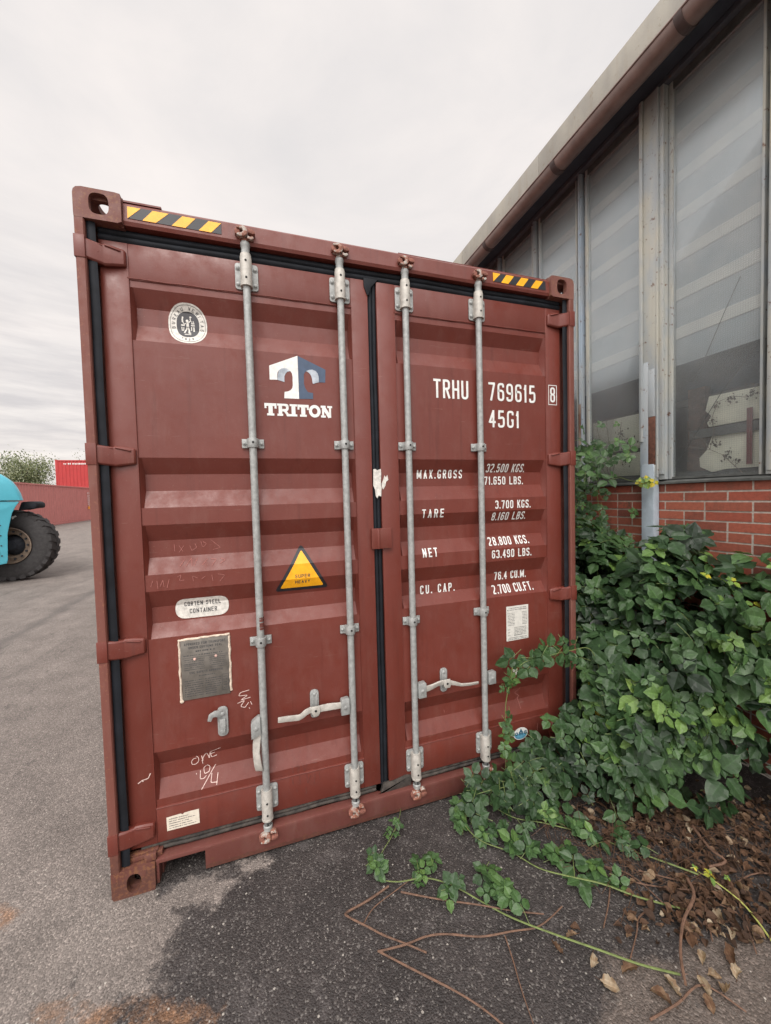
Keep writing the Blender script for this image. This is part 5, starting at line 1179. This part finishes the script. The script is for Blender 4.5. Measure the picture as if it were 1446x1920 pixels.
# climbing shoots
def climber(name, label, base, path, n, size, seed, spread=.08, nrm=(-.5, -.9, .5), colr=(.25, .75)):
    rr = random.Random(seed); r_ = empty(name, base, label, 'bramble'); f_ = MB(); s_ = MB(); P = smoothpath(path, 8)
    s_.tube(P, [.0032*(1-.6*i/len(P)) for i in range(len(P))], 6)
    for k in range(n):
        c = rr.choice(P[3:])+Vector((rr.gauss(0, spread), rr.gauss(0, spread), rr.gauss(0, spread)))
        if not okp(c): continue
        compound(f_, c, Vector(nrm)+Vector((rr.gauss(0, .4), rr.gauss(0, .4), rr.gauss(0, .3))), rr.uniform(*size), rr, rr.uniform(*colr), stem=s_)
    part(s_, 'stem', M_STEM, r_); part(f_, 'foliage', M_LEAF, r_, smooth=0)
climber('bramble_shoot', 'tall bramble climbing the window beside the container edge', (3.0, .8, -.012), [(3.0, .8, 0), (3.0, .75, .9), (2.98, .62, 1.3), (3.02, .55, 1.6), (3.05, .50, 1.85), (3.1, .42, 2.0)], 150, (.045, .085), 31, .13)
climber('bramble_shoot', 'bramble shoot hanging over the brick left of the column', (3.15, .6, -.012), [(3.15, .6, 0), (3.15, .55, .9), (3.12, .6, 1.35), (3.1, .75, 1.7), (3.05, .9, 1.75)], 170, (.045, .085), 32, .17)
climber('bramble_shoot', 'bramble shoot with bright tips reaching across the window sill', (3.2, .35, -.012), [(3.2, .35, 0), (3.22, .5, 1.1), (3.2, .55, 1.72), (3.2, .4, 1.76), (3.2, .25, 1.72), (3.22, .14, 1.70)], 10, (.035, .05), 33, .02, colr=(.9, .955))
climber('bramble_shoot', 'bramble shoot spreading over the brick above the thicket', (3.1, .2, -.012), [(3.1, .25, 0), (3.1, .2, .9), (3.12, .1, 1.24), (3.15, -.05, 1.33), (3.15, -.2, 1.31)], 22, (.045, .075), 34, .06)
climber('bramble_shoot', 'bramble shoot reaching left across the right door', (2.5, -.1, -.012), [(2.5, -.1, 0), (2.5, -.12, .5), (2.42, -.13, .74), (2.28, -.12, .76), (2.12, -.10, .74), (2.0, -.08, .72), (1.93, -.07, .66)], 24, (.05, .08), 35, .035, (-.1, -1, .35), (.3, .6))
climber('bramble_shoot', 'bramble shoot trailing down beside the outermost locking bar', (1.9, -.06, -.012), [(1.93, -.07, .70), (1.92, -.06, .62), (1.895, -.055, .50), (1.89, -.055, .38), (1.885, -.06, .26), (1.87, -.08, .12)], 22, (.03, .05), 36, .018, (-.1, -1, .35), (.5, .8))
climber('bramble_shoot', 'bramble sprays crowding the foot of the container below the outermost bar', (1.75, -.18, -.012), [(2.2, -.25, .2), (2.0, -.2, .2), (1.85, -.2, .16), (1.7, -.16, .13), (1.6, -.13, .1)], 46, (.045, .07), 37, .05, (-.2, -.8, .7), (.15, .5))

VN = {'vine_front': [(1.292, .018), (1.254, -.055), (1.192, -.127), (1.109, -.197), (1.085, -.279), (1.146, -.335), (1.266, -.37), (1.362, -.429), (1.442, -.505), (1.525, -.6), (1.632, -.708), (1.736, -.798), (1.845, -.873), (1.955, -.93)],
'vine_mid': [(1.581, -.12), (1.552, -.208), (1.587, -.295), (1.691, -.374), (1.758, -.471), (1.833, -.546), (1.944, -.631), (2.046, -.715), (2.188, -.801)],
'vine_back': [(1.718, -.06), (1.797, -.23), (1.926, -.308), (2.087, -.412), (2.192, -.522), (2.277, -.632), (2.355, -.733)],
'yellow': [(2.379, -.717), (2.39, -.79), (2.396, -.877), (2.36, -.976)]}
LF = {'vine_front': [(1.192, -.127, .03), (1.21, -.1, .025), (1.075, -.212, .035), (1.081, -.289, .05), (1.073, -.262, .05), (1.264, -.316, .04), (1.33, -.314, .04), (1.33, -.466, .05), (1.36, -.43, .04), (1.52, -.442, .045), (1.493, -.523, .05), (1.553, -.544, .045), (1.263, -.376, .03), (1.56, -.6, .04)],
'vine_mid': [(1.589, -.088, .045), (1.562, -.163, .045), (1.53, -.2, .04), (1.594, -.283, .045), (1.65, -.30, .04), (1.699, -.259, .04), (1.707, -.352, .05), (1.74, -.42, .045), (1.77, -.40, .04), (1.82, -.302, .04), (1.838, -.478, .055), (1.923, -.482, .055), (1.87, -.55, .06), (1.95, -.58, .05)],
'vine_back': [(1.8, -.2, .045), (1.9, -.28, .05), (1.98, -.30, .05), (2.02, -.40, .05), (2.18, -.545, .05), (2.193, -.493, .05), (2.013, -.66, .04), (2.1, -.45, .05), (2.25, -.58, .045)],
'yellow': [(2.385, -.74, .03), (2.37, -.73, .035), (2.395, -.80, .02)]}
LAB = {'vine_front': 'bramble runner in front, its bare green stem crossing the dark asphalt', 'vine_mid': 'leafy bramble runner in the middle, ending in a large dark leaf group', 'vine_back': 'leafy bramble runner nearest the thicket, half hidden in shade', 'yellow': 'yellow green bramble stem at the right edge of the ground'}
for key, pts in VN.items():
    rr = random.Random(len(key)*7+1); P = [(x, y, .012+.012*math.sin(i*1.3)) for i, (x, y) in enumerate(pts)]; SP = smoothpath(P, 6)
    r_ = empty('bramble_runner', (pts[0][0], pts[0][1], -.012), LAB[key], 'bramble', 'bramble runners trailing over the asphalt')
    s_ = MB(); s_.tube(SP, [.0016+.0022*i/len(SP) for i in range(len(SP))], 6)
    for i in range(4, len(SP)-1, 3):      # thorns
        p = SP[i]; a = rr.uniform(0, 3.14); s_.tube([p, p+Vector((math.cos(a)*.006, -.004, math.sin(a)*.006))], [.001, .0002], 4)
    f_ = MB()
    for x, y, l in LF[key]:
        for q in range(3 if key != 'yellow' else 1):
            p = Vector((x+rr.gauss(0, .016), y+rr.gauss(0, .013), rr.uniform(.015, .055))); compound(f_, p, Vector((rr.gauss(-.1, .35), rr.gauss(-.35, .3), 1)), l*rr.uniform(.8, 1.3), rr, rr.uniform(.3, .78) if key != 'yellow' else rr.uniform(.9, .97), stem=s_ if q == 0 else None)
    part(s_, 'stem', M_STEM if key != 'yellow' else simple('yellow_stem', (.36, .38, .10), .6, 0, .2, 60, .1), r_); part(f_, 'foliage', M_LEAF, r_, smooth=0)
ST = [([(1.107, -.331), (1.011, -.356), (.919, -.37), (.923, -.392), (.986, -.448), (1.035, -.497), (1.102, -.547), (1.164, -.599)], .0042, 'sharply bent brown bramble cane, the leftmost one on the asphalt'),
([(1.006, -.539), (1.102, -.547), (1.187, -.549), (1.265, -.569), (1.375, -.612), (1.496, -.639), (1.606, -.653), (1.738, -.633)], .0036, 'curved brown cane crossing the middle of the dark asphalt'),
([(.999, -.534), (1.109, -.632), (1.208, -.719), (1.27, -.782), (1.316, -.845), (1.36, -.92)], .0036, 'long straight cane running off the bottom edge'),
([(1.466, -.642), (1.447, -.712), (1.427, -.79), (1.406, -.876)], .0024, 'thin dark twig reaching the bottom edge'),
([(1.152, -.365), (1.283, -.439), (1.431, -.523), (1.542, -.577), (1.654, -.626)], .0032, 'orange brown cane under the front runner'),
([(.973, -.434), (1.024, -.392), (1.138, -.356), (1.264, -.316)], .0024, 'thin cane joining the bent cane to the small leaves'),
([(2.29, -.733), (2.245, -.784), (2.112, -.837), (1.997, -.901), (1.925, -.967)], .006, 'thick brown root stem below the thicket'),
([(2.077, -.746), (1.992, -.757), (1.933, -.793), (1.831, -.844)], .003, 'short brown cane left of the root stem'),
([(2.024, -.531), (2.083, -.638), (2.177, -.705), (2.288, -.755)], .0034, 'reddish cane leading up to the root stem'),
([(2.039, -.586), (1.926, -.673), (1.827, -.738)], .003, 'short reddish cane beside the large dark leaf group'),
([(2.284, -.797), (2.221, -.855), (2.163, -.899)], .0032, 'stubby brown shoot right of the root stem'),
([(2.304, -.804), (2.355, -.882), (2.268, -.977)], .0028, 'brown cane below the yellow green stem'),
([(1.752, -.981), (1.874, -.977), (1.997, -.977), (2.051, -1.064)], .0036, 'brown cane under the pile of dry leaves'),
([(2.576, -.568), (2.527, -.667), (2.524, -.731), (2.434, -.724)], .006, 'thick hooked pale stump at the foot of the thicket'),
([(1.992, -.532), (2.103, -.621), (2.126, -.763), (2.145, -.829)], .0028, 'thin red cane passing behind the root stem'),
([(2.15, -.62), (2.4, -.78), (2.62, -.80), (2.8, -.9)], .003, 'long brown cane at the right edge of the litter')]
for i, (pts, r_, lb) in enumerate(ST):
    rr = random.Random(i); P = smoothpath([(x+rr.uniform(-.003, .003), y+rr.uniform(-.003, .003), -.004+r_+.006*rr.random()+(.02 if i in (6, 13) else 0)) for x, y in pts], 5)
    mb = MB(); mb.tube(P, [r_*(1.05-.35*k/len(P))*rr.uniform(.88, 1.12) for k in range(len(P))], 7)
    for k in range(2, len(P)-1, 2): a = rr.uniform(0, 3.14); mb.tube([P[k], P[k]+Vector((math.cos(a)*r_*2.4, -r_, math.sin(a)*r_*2.4))], [r_*.4, .0002], 4)
    off = Vector((P[0].x, P[0].y, -.012)); mb.v = [tuple(Vector(v)-off) for v in mb.v]
    o = mb.build('bramble_cane', M_CANE, None); o.location = off; tag(o, lb, 'cane', 'dry bramble canes on the ground')
# dry leaves
M_DRY = leafmat('dry_leaf', [(0, (.045, .026, .017)), (.35, (.13, .07, .04)), (.7, (.26, .18, .11)), (1, (.40, .34, .25))], .8)
def dryleaf(mb, rr, c, ln, col, rz=None, fine=False):
    M_ = Matrix.Rotation(rz if rz is not None else rr.uniform(0, 6.28), 3, 'Z') @ Matrix.Rotation(rr.uniform(-.6, .6), 3, 'X') @ Matrix.Rotation(rr.uniform(-.5, .5), 3, 'Y')
    n_, cols = (12, (-1, -.66, -.33, 0, .33, .66, 1)) if fine else (6, (-1, 0, 1))
    fold = rr.uniform(.3, 1.2); bend = rr.uniform(-1.5, 2.6); tw = rr.uniform(-1.6, 1.6); ph = rr.uniform(0, 6); asym = rr.uniform(.6, 1.1); vs = []; cs = []
    for i in range(n_):
        u = i/(n_-1)-.5; wd = .44*max(0, math.cos(u*math.pi*.98))**.8*(1+(rr.uniform(-.28, .12) if fine else 0))+.008; g = wd*.4*math.sin(i*1.5+ph)
        for v_ in cols:
            w = v_*wd*(asym if v_ < 0 else 1); z = abs(w)*fold+bend*.35*u*u+(.05*math.sin(i*2.3+v_*3+ph)*abs(v_) if fine else 0)+(rr.uniform(-.018, .018) if fine else 0); w *= (1-abs(v_)*.3*fold)
            th = tw*u; vs.append(Vector(c)+M_ @ Vector((u*(1-.12*abs(bend)*abs(u)), w*math.cos(th)-z*math.sin(th), z*math.cos(th)+w*math.sin(th)))*ln); cs.append((min(.999, max(.01, col+(rr.uniform(-.09, .09)-.18*abs(v_)*math.sin(i+ph) if fine else 0))), abs(v_), 0))
    m_ = len(cols); mb.add(vs, [(i*m_+k, i*m_+k+1, (i+1)*m_+k+1, (i+1)*m_+k) for i in range(n_-1) for k in range(m_-1)], cs)
    if fine: mb.tube([vs[m_//2], vs[m_//2]+M_ @ Vector((-.25, .05, .05))*ln], [.0011, .0007], 4, (.2, .5, 0))
DL_ = [((1.697, -0.721), 'crumpled tan dry leaf on dark asphalt just above the bare green runner', 0.62), ((1.617, -0.737), 'folded brown dry leaf under the bare green runner stem', 0.4), ((1.709, -0.802), 'pale curled dry leaf lying just below the bare green runner', 0.95), ((1.811, -0.861), 'brown dry leaf touching the bare green runner near its end', 0.5), ((1.708, -0.878), 'lone cream dry leaf on the boundary of the pale patch', 0.97), ((1.8, -0.384), 'small orange dry leaf among the middle runner leaves', 0.42), ((2.211, -0.634), 'brown dry leaf between the middle and back runners near the thicket', 0.45), ((2.095, -0.71), 'large rust brown dry leaf left of the thick root stem', 0.33), ((2.29, -0.733), 'tan dry leaf at the top of the thick root stem', 0.66), ((2.417, -0.754), 'orange brown dry leaf right beside the yellow green stem base', 0.4), ((1.839, -0.951), 'brown curled dry leaf standing alone left of the pale heap', 0.5), ((1.898, -0.943), 'small cream dry leaf at the left end of the pale heap', 0.9), ((1.997, -0.977), 'large pale curled dry leaf on top of the bottom cane', 0.95), ((2.061, -0.97), 'folded pale dry leaf in the middle of the heap', 0.85), ((2.145, -0.983), 'long cream dry leaf at the right of the heap', 0.98), ((2.18, -0.947), 'orange dry leaf lying flat at the right of the heap', 0.36), ((2.047, -1.009), 'pale dry leaf cut by the bottom edge under the heap', 0.8), ((1.97, -1.01), 'brown dry leaf below the bottom cane', 0.5), ((2.279, -0.856), 'cream dry leaf on the ground between root stem and yellow green stem', 0.96), ((2.471, -0.819), 'tan dry leaf at the right edge right of the yellow green stem', 0.7), ((2.088, -0.79), 'dark brown dry leaf touching the short brown cane', 0.25), ((2.145, -0.848), 'pale folded dry leaf leaning on the thick root stem', 0.88), ((2.33, -0.94), 'tan dry leaf near the foot of the brown cane at the right edge', 0.72), ((2.08, -0.92), 'cream dry leaf just above the pale heap', 0.92)]
for i, ((x, y), lb, cv) in enumerate(DL_):
    rr = random.Random(100+i); mb = MB(); dryleaf(mb, rr, (0, 0, .010), rr.uniform(.042, .064), cv*.85, None, True)
    o = mb.build('dry_leaf', M_DRY, None, smooth=40); o.location = (x, y, -.010)
    tag(o, lb, 'dry leaf', 'dry leaves scattered on the ground')
mb = MB(); rr = random.Random(77)
for k in range(1500):
    x = 2.1+1.2*rr.random()**.8; y = yedge(x)-.05+rr.gauss(0, .13)+rr.random()*.2
    if rr.random() < .35: x = rr.gauss(2.3, .22); y = rr.gauss(-.86, .12)
    if y > -.05 and x < 2.45 or x > 3.3: continue
    if y < yedge(x)-.5: continue
    dryleaf(mb, rr, (x, y, -.006+rr.random()*.02), rr.uniform(.015, .05), (rr.random()**1.6*.55 if rr.random() < .9 else rr.uniform(.7, .95)))
for k in range(750):
    x = rr.uniform(1.9, 3.3); y = yedge(x)-.12+rr.gauss(0, .17); a = rr.uniform(0, 3.14); l = rr.uniform(.02, .1) if k % 6 else rr.uniform(.1, .26)
    if y > -.06 and x < 2.5: continue
    if y < yedge(x)-.5: continue
    mb.tube([(x, y, -.004), (x+l*math.cos(a)*.5, y+l*math.sin(a)*.5, rr.random()*.03+.3*l*rr.random()), (x+l*math.cos(a), y+l*math.sin(a), rr.random()*.02)], .0011, 4, (.25, .5, 0))
o = mb.build('leaf_litter', M_DRY, None, smooth=0); tag(o, 'brown litter of dry leaf scraps and twigs under the thicket', 'leaf litter', None, 'stuff')
mb = MB(); rr = random.Random(5)
for k in range(900):
    x = rr.uniform(-.6, 2.6); y = rr.uniform(-1.1, .0) ; s_ = rr.uniform(.0008, .0022)
    mb.add([Vector((x, y, -.0115))+Vector(p)*s_ for p in ((1, 0, .2), (-.4, .9, .1), (-.5, -.8, .2), (0, 0, 1.2))], [(0, 1, 3), (1, 2, 3), (2, 0, 3)])
o = mb.build('grit', simple('pale_grit', (.45, .41, .35), .8, 0, .4, 90, 0), None, smooth=0); tag(o, 'fine pale grit scattered over the asphalt', 'grit', None, 'stuff')
